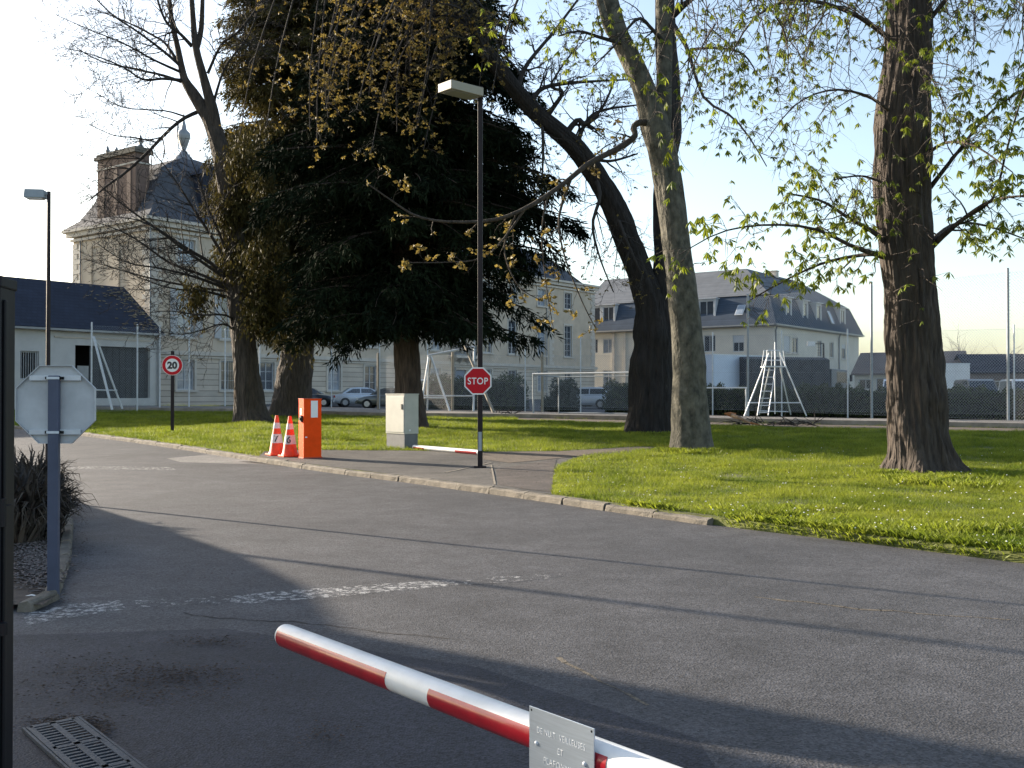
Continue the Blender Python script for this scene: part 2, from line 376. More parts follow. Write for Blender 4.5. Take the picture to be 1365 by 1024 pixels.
# planting bed at the left of the gate
bedpx = [(-400, 655), (60, 668), (97, 692), (93, 742), (76, 792), (58, 806), (20, 806), (-400, 790)]
bed = [GD(px, py, .05) for px, py in bedpx]
sheet('planting_bed', bed, .05, mat('bed_soil', (.06, .045, .035), .95, .4, 8, .6, 30))
bk = bpy.data.objects.new('bed_edging', None); C.objects.link(bk); bk['kind'] = 'structure'
bp = resample(bed[1:6] + [bed[6]], .5)
for a, b in zip(bp[:-1], bp[1:]):
    d = b - a; mid = (a + b) / 2
    me = kmeshes[random.randrange(4)]
    o = inst('edging_stone', me, bk, (mid.x, mid.y, random.uniform(-.02, 0)), math.atan2(d.y, d.x)); o.scale = (.51, .7, .8)

# painted markings and patches
def strip(name, pts, off, m):
    return sheet(name, [GD(px, py, off) for px, py in pts], off, m)
strip('road_marking', [(310, 795), (360, 789), (470, 781), (560, 775), (612, 773), (640, 777), (560, 785), (440, 796), (330, 805), (306, 803)], .0012, m_paint)
strip('road_marking', [(600, 774), (680, 767), (745, 764), (752, 768), (690, 776), (616, 780)], .0016, m_paint_thin)
strip('road_marking', [(30, 818), (90, 806), (160, 800), (168, 812), (100, 822), (36, 833)], .0012, m_paint)
strip('road_marking', [(172, 801), (240, 797), (306, 794), (306, 804), (240, 806), (172, 813)], .0016, m_paint_thin)
strip('gutter_patch', [(222, 611), (300, 604), (352, 611), (354, 619), (300, 618), (240, 616)], .0012, m_patch)
strip('road_patch', [(90, 621), (230, 623), (236, 627), (90, 625)], .0012, paint_worn_mat('faint_line', ASPH, .55))
strip('road_patch', [(-80, 850), (300, 838), (640, 890), (930, 985), (1060, 1200), (-80, 1200)], .0006, asphalt_mat('dark_shaded_asphalt', (.022, .0235, .031), (.034, .034, .041)))  # darker asphalt near the gate, its colour deepened further to stand in for shade

strip('gutter_dirt', [(300, 613.5), (450, 628.5), (560, 641.5), (700, 660), (830, 678.5), (1000, 701), (1180, 722), (1365, 745), (1365, 741), (1180, 718), (1000, 698), (830, 676), (700, 658), (560, 639.5), (450, 626.5), (300, 611.5)], .0012, asphalt_mat('gutter_grit', (.055, .046, .037), (.085, .07, .053)))
def crack(pts, w, m, seed):
    r_ = random.Random(seed); P = [GP(px, py, .0020) for px, py in pts]; L_, R_ = [], []
    Q = []
    for a, b in zip(P[:-1], P[1:]):
        n_ = max(2, int((b - a).length / .12))
        for i in range(n_): Q.append(a.lerp(b, i / n_) + Vector((r_.gauss(0, .02), r_.gauss(0, .02), 0)))
    mb = MB()
    for a, b in zip(Q[:-1], Q[1:]):
        d = (b - a); d.z = 0
        if d.length < 1e-4: continue
        d.normalize(); s = Vector((-d.y, d.x, 0)) * w * r_.uniform(.3, 1.3); mb.face([a - s - d * .01, b - s, b + s, a + s - d * .01])
    o = mb.build('road_crack', m); o['kind'] = 'structure'
m_crk = mat('crack_fill', (.022, .019, .017), .95, .3, 20); m_sand = asphalt_mat('sandy_streak', (.105, .088, .066), (.13, .108, .08))
crack([(240, 818), (330, 826), (430, 833), (530, 846), (620, 852)], .008, m_crk, 1)
crack([(735, 876), (790, 900), (840, 925), (890, 946)], .016, m_sand, 2); crack([(1010, 795), (1150, 812), (1365, 828)], .02, m_sand, 5)


# ------------------------------------------------------------------ grass
def in_poly(x, y, poly):
    inside = np.zeros(len(x), bool); n = len(poly); j = n - 1
    for i in range(n):
        xi, yi = poly[i]; xj, yj = poly[j]
        c = ((yi > y) != (yj > y)) & (x < (xj - xi) * (y - yi) / (yj - yi + 1e-12) + xi); inside ^= c; j = i
    return inside
def fbm(x, y, s, seed=0):
    out = np.zeros(len(x)); 
    for o_ in range(3):
        k = s * 2 ** o_; r_ = np.random.default_rng(seed + o_)
        for _ in range(5):
            th = r_.uniform(0, 2 * np.pi); ph = r_.uniform(0, 6.28)
            out += np.sin(k * (x * np.cos(th) + y * np.sin(th)) * r_.uniform(.7, 1.4) + ph) / 2 ** o_ / 5
    return out
def blades_mesh(x, y, z, h, w, lean):
    n = len(x); az = rng.uniform(0, 2 * np.pi, n); la = rng.uniform(0, 2 * np.pi, n)
    v = np.zeros((n, 4, 3)); ca, sa = np.cos(az) * w / 2, np.sin(az) * w / 2; l = h * lean
    v[:, 0] = np.stack([x - ca, y - sa, z], 1); v[:, 1] = np.stack([x + ca, y + sa, z], 1)
    mx = x + np.cos(la) * l * .35; my = y + np.sin(la) * l * .35; mz = z + h * .6
    v[:, 2] = np.stack([mx + ca * .8, my + sa * .8, mz], 1)
    v[:, 3] = np.stack([x + np.cos(la) * l, y + np.sin(la) * l, z + h], 1)
    q = np.arange(n)[:, None] * 4 + np.array([[0, 1, 2, 3]])
    return v.reshape(-1, 3), q
def blades_tri(x, y, z, h, w, lean):
    n = len(x); az = rng.uniform(0, 2 * np.pi, n); la = rng.uniform(0, 2 * np.pi, n); v = np.zeros((n, 3, 3)); ca, sa = np.cos(az) * w * .6, np.sin(az) * w * .6; l = h * lean
    v[:, 0] = np.stack([x - ca, y - sa, z], 1); v[:, 1] = np.stack([x + ca, y + sa, z], 1); v[:, 2] = np.stack([x + np.cos(la) * l, y + np.sin(la) * l, z + h], 1)
    return v.reshape(-1, 3), np.arange(n)[:, None] * 3 + np.array([[0, 1, 2]])
def grass_field(name, poly, n, ymin, ymax, excl, hmul=1.0, pw=1.6):
    xs, ys = [], []
    got = 0
    while got < n:
        y = ymin * (ymax / ymin) ** rng.uniform(0, 1, n) ; k = rng.uniform(-.68, .78, n); x = k * y
        m = in_poly(x, y, poly)
        for e in excl: m &= ~in_poly(x, y, e)
        m &= rng.uniform(0, 1, n) < np.clip(.95 + .75 * fbm(x, y, 2.3, 21), .12, 1)
        xs.append(x[m]); ys.append(y[m]); got += m.sum()
        if m.sum() == 0: break
    x = np.concatenate(xs)[:n]; y = np.concatenate(ys)[:n]
    cl = fbm(x, y, 1.6, 3) + .6 * fbm(x, y, 6, 9); s = np.clip(y / 16, .7, 4) ** .75
    h = (.035 + .04 * np.clip(cl + .4, 0, 1.6)) * rng.uniform(.6, 1.5, len(x)) * hmul * np.clip(s, .8, 1.6)
    w = .009 * s * rng.uniform(.6, 1.3, len(x)) * .78
    v, f = blades_tri(x, y, g(y) + .095, h, w, rng.uniform(.3, 1.2, len(x)))
    return raw(name, v, f, m_grass)
KIN = [(x + .05, y + .05) for x, y in KER[:12]]; kerb_poly = [(x - .2, y - .2) for x, y in KER[:12]] + KIN[::-1]
GEX = [pave_poly, kerb_poly, strip_poly]
o = grass_field('grass', lawn_poly, 900000, 9, 62, GEX); tag(o, kind='stuff')
# longer ragged grass along the road edge on the right and round the trunks
x, y = [], []
for (px, py, n_, sp, hh) in [(1010, 697, 900, .35, 1), (1080, 704, 1400, .4, 1), (1170, 714, 1600, .4, 1), (1260, 724, 2000, .4, 1), (1340, 733, 2600, .45, 1.2), (1300, 712, 1500, .5, 1), 
                             (1190, 632, 1300, .35, 1), (1230, 640, 1600, .4, 1), (1290, 636, 1300, .4, 1), (905, 601, 700, .3, 1), (945, 600, 700, .3, 1), (1060, 684, 900, .4, 1)]:
    cx, cy = GD(px, py, .1); x.append(rng.normal(cx + .05, sp * 1.5, n_)); y.append(rng.normal(cy + .32, sp * .5, n_))
x = np.concatenate(x); y = np.concatenate(y); k_ = in_poly(x, y, lawn_poly); x = x[k_]; y = y[k_]; n_ = len(x)
v, f = blades_mesh(x, y, g(y) + .07, rng.uniform(.04, .125, n_), rng.uniform(.006, .011, n_), rng.uniform(.3, 1.0, n_))
o = raw('long_grass', v, f, m_grass); tag(o, kind='stuff')
x, y = [], []
for (px, py, n_, sp) in [(1182, 634, 500, .22), (1210, 641, 700, .25), (1240, 646, 900, .3), (1270, 642, 600, .25), (1300, 650, 500, .35), (900, 603, 420, .22), (925, 606, 420, .25), (950, 603, 300, .2), (850, 580, 260, .3), (885, 580, 260, .3), (550, 574, 260, .3), (570, 571, 260, .3), (360, 556, 200, .3), (338, 565, 220, .3), (1310, 712, 700, .3), (1030, 690, 240, .16), (229, 578, 160, .3)]:
    cx, cy = GD(px, py, .1); x.append(rng.normal(cx, sp, n_)); y.append(rng.normal(cy, sp * .5, n_))
x = np.concatenate(x); y = np.concatenate(y); k_ = in_poly(x, y, lawn_poly); x = x[k_]; y = y[k_]; n_ = len(x)
v, f = blades_mesh(x, y, g(y) + .08, rng.uniform(.06, .17, n_), rng.uniform(.008, .018, n_), rng.uniform(.2, 1.0, n_))
o = raw('weeds', v, f, m_grass); tag(o, kind='stuff')
o = grass_field('verge_grass', verge_poly, 14000, 55, 75, [], 1.4); tag(o, kind='stuff')
ed = resample(KER[10:15], .004); ex_ = np.array([p.x for p in ed]); ey_ = np.array([p.y for p in ed]); k_ = rng.uniform(0, 1, len(ex_)) < np.clip(.45 + 1.0 * fbm(ex_, ey_, 3.0, 5) + np.clip((ex_ - 2.4) * .6, 0, .7), 0, 1)
ex_ = np.repeat(ex_[k_], 4); ey_ = np.repeat(ey_[k_], 4); n_ = len(ex_); t_ = rng.uniform(-.03, .14, n_); ex_ = ex_ + t_ * .62 + rng.normal(0, .01, n_); ey_ = ey_ + t_ * .78
v, f = blades_mesh(ex_, ey_, np.clip(.02 + t_ * 1.2, .0, .1), rng.uniform(.03, .10, n_), rng.uniform(.005, .010, n_), rng.uniform(.4, 1.3, n_))
tag(raw('edge_grass', v, f, m_grass), kind='stuff')
# daisies scattered in the lawn
mb = MB()
for _ in range(420):
    px = random.uniform(560, 1365); py = random.uniform(600, 735); X, Y = GD(px, py, .1)
    if not in_poly(np.array([X]), np.array([Y]), lawn_poly)[0] or in_poly(np.array([X]), np.array([Y]), pave_poly)[0]: continue
    z = gz(Y) + random.uniform(.14, .19); r_ = random.uniform(.008, .014)
    mb.lathe((X, Y, z), [(r_ * .3, 0), (r_, .004), (r_ * .5, .012)], 5)
tag(mb.build('daisies', m_signwhite), kind='stuff')
# dead leaves and grit blown over the road, gravel in the bed
def litter(name, spots, m, size, zoff=.008):
    P = []
    for (px, py, n_, sx, sy) in spots:
        for _ in range(n_):
            X, Y = GD(random.gauss(px, sx), min(1090, max(560, random.gauss(py, sy))))
            P.append((X, Y))
    P = np.array(P); n_ = len(P); s = rng.uniform(.5, 1.5, n_) * size; a = rng.uniform(0, 6.28, n_)
    v = np.zeros((n_, 4, 3)); z = g(P[:, 1]) + zoff
    for k, (dx, dy, dz) in enumerate([(-1, 0, 0), (0, -.5, .35), (1, 0, .1), (0, .5, .3)]):
        v[:, k, 0] = P[:, 0] + (dx * np.cos(a) - dy * np.sin(a)) * s; v[:, k, 1] = P[:, 1] + (dx * np.sin(a) + dy * np.cos(a)) * s; v[:, k, 2] = z + dz * s
    return tag(raw(name, v.reshape(-1, 3), np.arange(n_)[:, None] * 4 + np.array([[0, 1, 2, 3]]), m), kind='stuff')
litter('leaf_litter', [(240, 902, 700, 50, 9), (120, 905, 500, 50, 16), (280, 858, 260, 40, 5), (180, 930, 300, 70, 8), (95, 968, 900, 26, 5), (118, 980, 500, 12, 6), (270, 765, 60, 40, 8), (100, 700, 200, 12, 14), (110, 740, 140, 12, 12), (430, 980, 70, 20, 8), (700, 606, 500, 30, 4), (480, 601, 150, 40, 1), (60, 800, 200, 20, 5)], m_leaflit, .010, .016)
litter('lawn_litter', [(1225, 645, 260, 60, 10), (925, 604, 160, 40, 5), (560, 580, 120, 40, 5), (800, 640, 160, 70, 18), (1080, 660, 220, 130, 22), (430, 590, 120, 90, 8), (250, 575, 120, 60, 8), (870, 583, 120, 40, 4)], m_leaflit, .022, .15)
litter('gravel', [(55, 760, 1500, 16, 16), (40, 740, 700, 12, 12)], m_gravel, .03, .06)
# ------------------------------------------------------------------ building kit (local frame: wall face at y = 0, outside is -y)
def wall_mesh(mb, x0, x1, z0, z1, ops, depth=.25, m=0):
    xs = sorted({x0, x1, *[o[0] for o in ops], *[o[1] for o in ops]}); zs = sorted({z0, z1, *[o[2] for o in ops], *[o[3] for o in ops]})
    for i in range(len(xs) - 1):
        for j in range(len(zs) - 1):
            cx = (xs[i] + xs[i + 1]) / 2; cz = (zs[j] + zs[j + 1]) / 2
            if any(o[0] < cx < o[1] and o[2] < cz < o[3] for o in ops): continue
            mb.face([(xs[i], 0, zs[j]), (xs[i + 1], 0, zs[j]), (xs[i + 1], 0, zs[j + 1]), (xs[i], 0, zs[j + 1])], m)
    for a, b, c, d in ops:
        for p, q in (((a, c), (b, c)), ((b, c), (b, d)), ((b, d), (a, d)), ((a, d), (a, c))):
            mb.face([(p[0], 0, p[1]), (p[0], depth, p[1]), (q[0], depth, q[1]), (q[0], 0, q[1])], m)
_wcache = {}
def window(parent, x, z, w, h, y=.2, panes=(2, 4), glass=None, rz=0.0, origin=(0, 0, 0), name='window', blind=0.0, fm=None):
    """frame mesh + pane child; (x,z) is the lower left corner in the wall's own frame"""
    key = (round(w, 2), round(h, 2), panes, blind, fm.name if fm else '')
    if key not in _wcache:
        mb = MB(); t = .09
        for cx in (t / 2, w - t / 2): mb.box((cx, 0, h / 2), (t, .09, h))
        for cz in (t / 2, h - t / 2): mb.box((w / 2, .003, cz), (w - 2 * t, .084, t))
        for i in range(1, panes[0]): mb.box((w * i / panes[0], .004, h / 2), (.07, .07, h - 2 * t))
        for j in range(1, panes[1]): mb.box((w / 2, .008, h * j / panes[1]), (w - 2 * t, .05, .04))
        if blind: mb.box((w / 2, -.02, h - t - blind / 2), (w - 2 * t - .01, .06, blind))
        o = mb.build('window', fm or m_frame); f = o.data; bpy.data.objects.remove(o)
        mb = MB(); mb.box((w / 2, .03, h / 2), (w - .1, .012, h - .1)); o = mb.build('pane', m_glass); p = o.data; bpy.data.objects.remove(o)
        _wcache[key] = (f, p)
    f, p = _wcache[key]; ca, sa = math.cos(rz), math.sin(rz)
    loc = (origin[0] + x * ca - y * sa, origin[1] + x * sa + y * ca, origin[2] + z)
    o = inst(name, f, parent, loc, rz); pn = inst('pane', p, o, (0, 0, 0))
    if glass:
        pn.data = p.copy(); pn.data.materials[0] = glass
    return o
def on_facade(Ov, px, d=U):
    k = (px - 682.5) / F
    return (k * Ov[1] - Ov[0]) / (d[0] - k * d[1])
def zat(py, depth): return PX(682.5, py, depth).z

# ------------------------------------------------------------------ the big stone building
O1 = Vector((-26.16, 74.0, 0)); zb = gz(74) - .1
B = thing('stone_mansion', 'long three storey limestone building with steep slate roofs and a massive brick chimney', 'building', (O1.x, O1.y, zb), UANG)
h_corn = 14.3 - zb; h_str = 4.75 - zb; LEN = 59.4; PAV = 13.3; GAB = 10.4
def zz(z): return z - zb
WX = [3.0, 6.9, 10.6, 17.9, 22.3, 26.6, 31.0, 39.0, 43.3, 48.6, 53.8]
ops_g = [(x - .75, x + .75, zz(2.0), zz(4.25)) for x in WX]; ops_1 = [(x - .75, x + .75, zz(5.95), zz(9.5)) for x in WX]; ops_2 = [(x - .75, x + .75, zz(11.4), zz(13.25)) for x in WX]
door_op = (34.1, 35.7, zz(1.0), zz(4.1)); bal_op = (34.1, 35.7, zz(5.6), zz(9.5))
mb = MB(); wall_mesh(mb, 0, LEN, -1, h_str, ops_g + [door_op], .3); mb.build('ground_floor_wall', m_rust, B)
mb = MB(); wall_mesh(mb, 0, LEN, h_str, h_corn, ops_1 + ops_2 + [bal_op], .3); mb.build('upper_wall', m_render, B)
for k, ops in enumerate((ops_g, ops_1, ops_2)):
    for i, (a, b, c, d) in enumerate(ops):
        window(B, a, c, b - a, d - c, .16, (2, (3, 5, 3)[k]), glass=(m_glass_pale if (i * 7 + k * 3) % 3 == 0 else None))
# barred ground floor windows, surrounds, sills
sur = MB()
for (a, b, c, d) in ops_g + ops_1 + ops_2:
    sur.box((a - .09, -.03, (c + d) / 2), (.18, .06, d - c)); sur.box((b + .09, -.03, (c + d) / 2), (.18, .06, d - c)); sur.box(((a + b) / 2, -.034, d + .11), (b - a + .36, .068, .22)); sur.box(((a + b) / 2, -.09, c - .08), (b - a + .5, .18, .16))
sur.build('window_surrounds', m_trim, B)['kind'] = 'stuff'
mb = MB()
for x in WX[:3]:
    if x == WX[1]:
        for k in range(8): mb.cyl((x - .66 + k * .19, .06, zz(2.0)), (x - .66 + k * .19, .06, zz(4.25)), .016, 6)
        mb.box((x, .06, zz(3.1)), (1.5, .03, .04))
mb.build('window_bars', m_black, B)
# folded back shutters on the first floor
sh = MB(); sh.box((0, 0, 1.75), (.62, .05, 3.5))
for k in range(24): sh.box((0, -.035, .12 + k * .143), (.5, .02, .09))
so_ = sh.build('shutter', m_shut, B, loc=(3.0 - .75 - .34, -.09, zz(5.97))); 
for x in (3.0 + .75 + .34, 6.9 - .75 - .34, 6.9 + 1.09): inst('shutter', so_.data, B, (x, -.09, zz(5.97)))
mb = MB(); mb.box((LEN / 2, -.14, h_str), (LEN + .5, .28, .3)); mb.box((LEN / 2, -.08, h_str - .28), (LEN + .3, .16, .14)); mb.build('string_course', m_trim, B)
mb = MB(); mb.box((LEN / 2 - .1, -.2, h_corn - .2), (LEN + .9, .4, .35)); mb.box((LEN / 2 - .1, -.32, h_corn + .09), (LEN + 1.3, .64, .22)); mb.box((LEN / 2, -.1, h_corn - .6), (LEN + .4, .2, .2)); mb.build('cornice', m_trim, B)
# quoins: rows of separate long and short blocks
qm = []
for w_ in (.95, .62):
    q = MB(); q.box((w_ / 2, -.03, .2), (w_, .07, .385)); o = q.build('quoin', m_trim, bevel=.012); qm.append(o.data); bpy.data.objects.remove(o)
for x0, s in ((0, 1), (PAV, -1), (LEN, -1), (LEN - 9.4, 1)):
    for k in range(21):
        z = h_str + .2 + k * .405
        if z > h_corn - .9: break
        inst('quoin', qm[k % 2], B, (x0 if s == 1 else x0 - (.95, .62)[k % 2], 0 if s == 1 else -.001, z))
# downpipes
for x in (PAV + .35, 7.9 + 26, -.0 + LEN - 9.9):
    mb = MB(); mb.cyl((x, -.1, 0), (x, -.1, h_corn - .5), .06, 8); mb.build('downpipe', m_zinc, B)
# balcony and doorway
d_ = MB(); d_.box((34.9, .2, zz(2.55)), (1.5, .06, 3.0)); dd = d_.build('door', mat('blue_grey_door', (.16, .2, .27), .5, .1, 6), B)
window(B, 34.1, zz(5.6), 1.6, 3.9, .16, (2, 5))
bl = MB(); bl.box((34.9, -.55, zz(5.35)), (4.0, 1.1, .22)); bal = bl.build('balcony', m_trim, B)
bl = MB()
for x in (33.3, 34.3, 35.5, 36.5): bl.prism([(x - .1, 0, zz(4.6)), (x - .1, -.2, zz(4.6)), (x - .1, -.9, zz(5.24)), (x - .1, 0, zz(5.24))], (.2, 0, 0))
bl.build('bracket', m_trim, bal)
bl = MB(); bl.box((34.9, -1.02, zz(6.42)), (3.9, .05, .06)); bl.box((34.9, -1.02, zz(5.52)), (3.9, .04, .04))
for k in range(34): bl.box((33.0 + k * .115, -1.02, zz(5.95)), (.025, .025, .9))
for s in (33.0, 36.8): 
    for k in range(9): bl.box((s, -.92 + k * .1, zz(5.95)), (.025, .025, .9))
    bl.box((s, -.5, zz(6.42)), (.05, 1.0, .06))
bl.build('railing', m_zinc, bal)
# gable side of the left pavilion (faces the annex), with blind niches
gb = MB(); nich = [(2.6, 3.7, zz(9.2), zz(13.0)), (6.3, 7.6, zz(9.2), zz(13.0))]
wall_mesh(gb, 0, GAB, -1, h_corn, nich, .12)
for a, b, c, d in nich: gb.face([(a, .12, c), (b, .12, c), (b, .12, d), (a, .12, d)])
gb.build('gable_wall', m_render, B, loc=(-.001, GAB, 0), rz=R(-90))
gt = MB(); gt.box((-.2, GAB / 2, h_corn - .2), (.4, GAB + .8, .35)); gt.box((-.32, GAB / 2, h_corn + .09), (.64, GAB + 1.2, .22)); gt.box((-.1, GAB / 2, h_corn - .6), (.2, GAB + .3, .2)); gt.build('gable_cornice', m_trim, B)
for k in range(30):
    z = .6 + k * .405
    if z > h_corn - .9: break
    w_ = (.95, .62)[k % 2]
    o = inst('quoin', qm[k % 2], B, (0, GAB, z), R(-90)); o = inst('quoin', qm[k % 2], B, (0, w_, z), R(-90))
mb = MB(); mb.cyl((-.1, GAB - 1.15, 0), (-.1, GAB - 1.15, h_corn - .5), .06, 8); mb.build('downpipe', m_zinc, B)
mb = MB(); mb.cyl((-.1, .08 - .2, 0), (-.1, -.12, h_corn - .5), .06, 8); mb.build('downpipe', m_zinc, B)
mb = MB(); mb.face([(LEN, 0, -1), (LEN, GAB + 2, -1), (LEN, GAB + 2, h_corn), (LEN, 0, h_corn)]); mb.face([(0, GAB, -1), (LEN, GAB + 2, -1), (LEN, GAB + 2, h_corn), (0, GAB, h_corn)]); mb.build('back_wall', m_render, B)
# roofs: flared pavilion roof with finial, long hipped roof behind
def roof_shell(mb, x0, x1, y0, y1, levels):
    prev = None
    for (ins_x0, ins_x1, ins_y0, ins_y1, z) in levels:
        ring = [(x0 + ins_x0, y0 + ins_y0, z), (x1 - ins_x1, y0 + ins_y0, z), (x1 - ins_x1, y1 - ins_y1, z), (x0 + ins_x0, y1 - ins_y1, z)]
        if prev:
            for k in range(4):
                k2 = (k + 1) % 4
                if (Vector(ring[k]) - Vector(ring[k2])).length < 1e-4: mb.face([prev[k], prev[k2], ring[k]])
                else: mb.face([prev[k], prev[k2], ring[k2], ring[k]])
        prev = ring
    mb.face(prev)
zt = h_corn + .2; ap = zz(20.6)
mb = MB(); roof_shell(mb, -.6, PAV + .5, -.6, GAB + .6, [(0, 0, 0, 0, zt), (.9, .9, .9, .9, zt + .75), (1.6, 1.6, 1.6, 1.6, zt + 2.0), (2.6, 2.6, 2.4, 2.4, zt + 4.2), (4.6, 4.6, 3.6, 3.6, zt + 5.3), (6.6, 6.6, 5.3, 5.3, ap)])
mb.build('pavilion_roof', m_slate2, B)
fin = MB(); fx, fy = 6.4, 5.2
fin.lathe((fx, fy, ap - .5), [(1.0, 0), (.8, .45), (.4, .9), (.25, 1.1), (.16, 1.2), (.3, 1.6), (.52, 2.3), (.5, 2.6), (.22, 2.9), (.18, 3.2), (.06, 3.7), (.03, 4.6)], 10)
fin.build('finial', m_zinc, B, smooth=True)
mb = MB(); roof_shell(mb, PAV - 1.5, LEN - 3.0, -.4, GAB + 2.4, [(0, 0, 0, 0, zt), (0, 3.0, 3.2, 3.2, zt + 3.2), (0, 7.5, 6.55, 6.55, zt + 4.6)]); mb.build('main_roof', m_slate2, B)
mb = MB(); mb.box((LEN / 2, GAB / 2 + 1, h_corn + .19), (LEN - .2, GAB + 1.6, .1)); mb.build('roof_deck', m_zinc, B)
# dormer with dark slates on the pavilion front
mb = MB(); mb.box((6.4, 1.6, zt + 2.2), (3.4, 2.4, 3.6)); mb.prism([(4.5, .3, zt + 4.0), (8.3, .3, zt + 4.0), (6.4, .3, zt + 5.2)], (0, 3, 0)); do = mb.build('dormer', m_slate, B)
window(B, 5.6, zt + .9, 1.6, 2.4, .38, (2, 3))
# brick chimney of great width
ch = MB(); cx, cy = .75, 4.75; z0 = h_corn; z1 = zz(19.6)
ch.box((cx, cy, (z0 + z1) / 2), (1.15, 5.1, z1 - z0)); 
for k in range(3): ch.box((cx, cy - 1.75 + k * 1.75, (z0 + z1) / 2 - .3), (1.27, .5, z1 - z0 - .6))
chim = ch.build('chimney', m_brick, B)
cc = MB(); cc.box((cx, cy, z1 - .75), (1.3, 5.25, .12)); cc.build('chimney_band', m_trim, chim)
cc = MB(); cc.box((cx, cy, z1 + .12), (1.55, 5.5, .25)); cc.box((cx, cy, z1 + .34), (1.3, 5.2, .2)); cc.build('chimney_cap', mat('weathered_stone', (.13, .12, .1), .9, .3, 4), chim)
for (dy, hh) in ((-2.3, 1.0), (.9, .5), (2.1, .8)):
    cc = MB(); cc.lathe((cx, cy + dy, z1 + .42), [(.22, 0), (.25, .1), (.12, .25), (.17, .5 * hh), (.04, hh), (.02, hh + .1)], 8); cc.build('chimney_finial', m_zinc, chim)

# ------------------------------------------------------------------ second building with the mansard roof
O2 = Vector((29.4, 115.0, 0)); zb2 = gz(115) - .1
B2 = thing('mansard_block', 'cream two storey block with blue grey mansard roof and white dormers behind the lorries', 'building', (O2.x, O2.y, zb2), UANG)
def z2(z): return z - zb2
ev = 9.6 - zb2; U2 = 28.5; V2 = 27.0
def tU(px): return on_facade(O2, px)
def tV(px): return on_facade(O2, px, V)
opsR = []
for (p0, p1, y0, y1) in [(1045, 1053.5, 448, 471), (1056, 1064, 450, 471), (1090, 1096, 454, 476), (1106, 1111.5, 456, 477), (1122, 1127.5, 459, 479), (1089, 1095, 498, 524), (1107, 1112, 498, 524), (1122, 1128, 499, 524), (1045, 1053, 500, 524)]:
    a, b = tU(p0), tU(p1); dep = O2.y + (a + b) / 2 * U.y; opsR.append((a, b, z2(zat(y1, dep)), z2(zat(y0, dep))))
opsL = []
for (p0, p1, y0, y1) in [(938, 954, 447, 469), (977, 992, 447, 469), (804, 817, 452, 471), (789, 797, 452, 471), (804, 817, 494, 518), (860, 874, 449, 470), (900, 914, 448, 470), (945, 958, 494, 518), (978, 990, 494, 518)]:
    a, b = tV(p1), tV(p0); dep = O2.y + (a + b) / 2 * V.y; opsL.append((a, b, z2(zat(y1, dep)), z2(zat(y0, dep))))
mb = MB(); wall_mesh(mb, 0, U2, -1, ev, opsR, .22); mb.build('front_wall', m_render2, B2)
opsL2 = [(V2 - b, V2 - a, c, d) for a, b, c, d in opsL]
mb = MB(); wall_mesh(mb, 0, V2, -1, ev, opsL2, .22); mb.build('side_wall', m_render2, B2, loc=(-.001, V2, 0), rz=R(-90))
for i, (a, b, c, d) in enumerate(opsR): window(B2, a, c, b - a, d - c, .12, (2, 1), blind=((d - c) - .25 if i == 0 else (.45 if i == 4 else 0)))
for i, (a, b, c, d) in enumerate(opsL2): window(B2, a, c, b - a, d - c, .12, (2, 1), rz=R(-90), origin=(0, V2, 0), blind=(.75 if i == 1 else 0), glass=(m_glass_pale if i in (2, 4) else None))
mb = MB(); mb.face([(U2, 0, -1), (U2, 12, -1), (U2, 12, ev), (U2, 0, ev)]); mb.face([(12, 12, -1), (12, V2, -1), (12, V2, ev), (12, 12, ev)]); mb.face([(12, 12, -1), (U2, 12, -1), (U2, 12, ev), (12, 12, ev)]); mb.face([(0, V2, -1), (12, V2, -1), (12, V2, ev), (0, V2, ev)]); mb.build('back_wall', m_render2, B2)
sil = MB()
for (a, b, c, d) in opsR: sil.box(((a + b) / 2, -.06, c - .06), (b - a + .3, .12, .12))
sil.build('window_sills', m_trim, B2)['kind'] = 'stuff'
# L-shaped mansard
e0, zb_, zr = ev, 13.0 - zb2, 16.85 - zb2
mb = MB()
def q(*p): mb.face(p)
o_ = .5; i_ = .9; u_, v_ = U2, V2
q((-o_, -o_, e0), (u_ + o_, -o_, e0), (u_ + .1 - i_, i_, zb_), (i_, i_, zb_)); q((-o_, v_ + o_, e0), (-o_, -o_, e0), (i_, i_, zb_), (i_, v_ - i_, zb_))
q((u_ + o_, -o_, e0), (u_ + o_, 12 + o_, e0), (u_ + .1 - i_, 12 - i_, zb_), (u_ + .1 - i_, i_, zb_)); q((u_ + o_, 12 + o_, e0), (12 + o_, 12 + o_, e0), (12 - i_, 12 - i_, zb_), (u_ + .1 - i_, 12 - i_, zb_))
q((12 + o_, 12 + o_, e0), (12 + o_, v_ + o_, e0), (12 - i_, v_ - i_, zb_), (12 - i_, 12 - i_, zb_)); q((12 + o_, v_ + o_, e0), (-o_, v_ + o_, e0), (i_, v_ - i_, zb_), (12 - i_, v_ - i_, zb_))
mb.build('mansard_slope', m_slate3, B2)
mb = MB(); A = (6, 6, zr); Rr = (u_ - 6.5, 6, zr - .1); Bb = (6, v_ - 1, zr); i2 = .78; zc = zb_ + .06
q((i2, i2, zc), (u_ - i2, i2, zc), Rr, A); q((i2, v_ - i2, zc), (i2, i2, zc), A, Bb); q((u_ - i2, i2, zc), (u_ - i2, 12 - i2, zc), Rr); q((u_ - i2, 12 - i2, zc), (12 - i2, 12 - i2, zc), A, Rr); q((12 - i2, 12 - i2, zc), (12 - i2, v_ - i2, zc), Bb, A); q((12 - i2, v_ - i2, zc), (i2, v_ - i2, zc), Bb)
mb.build('upper_roof', m_slate4, B2)
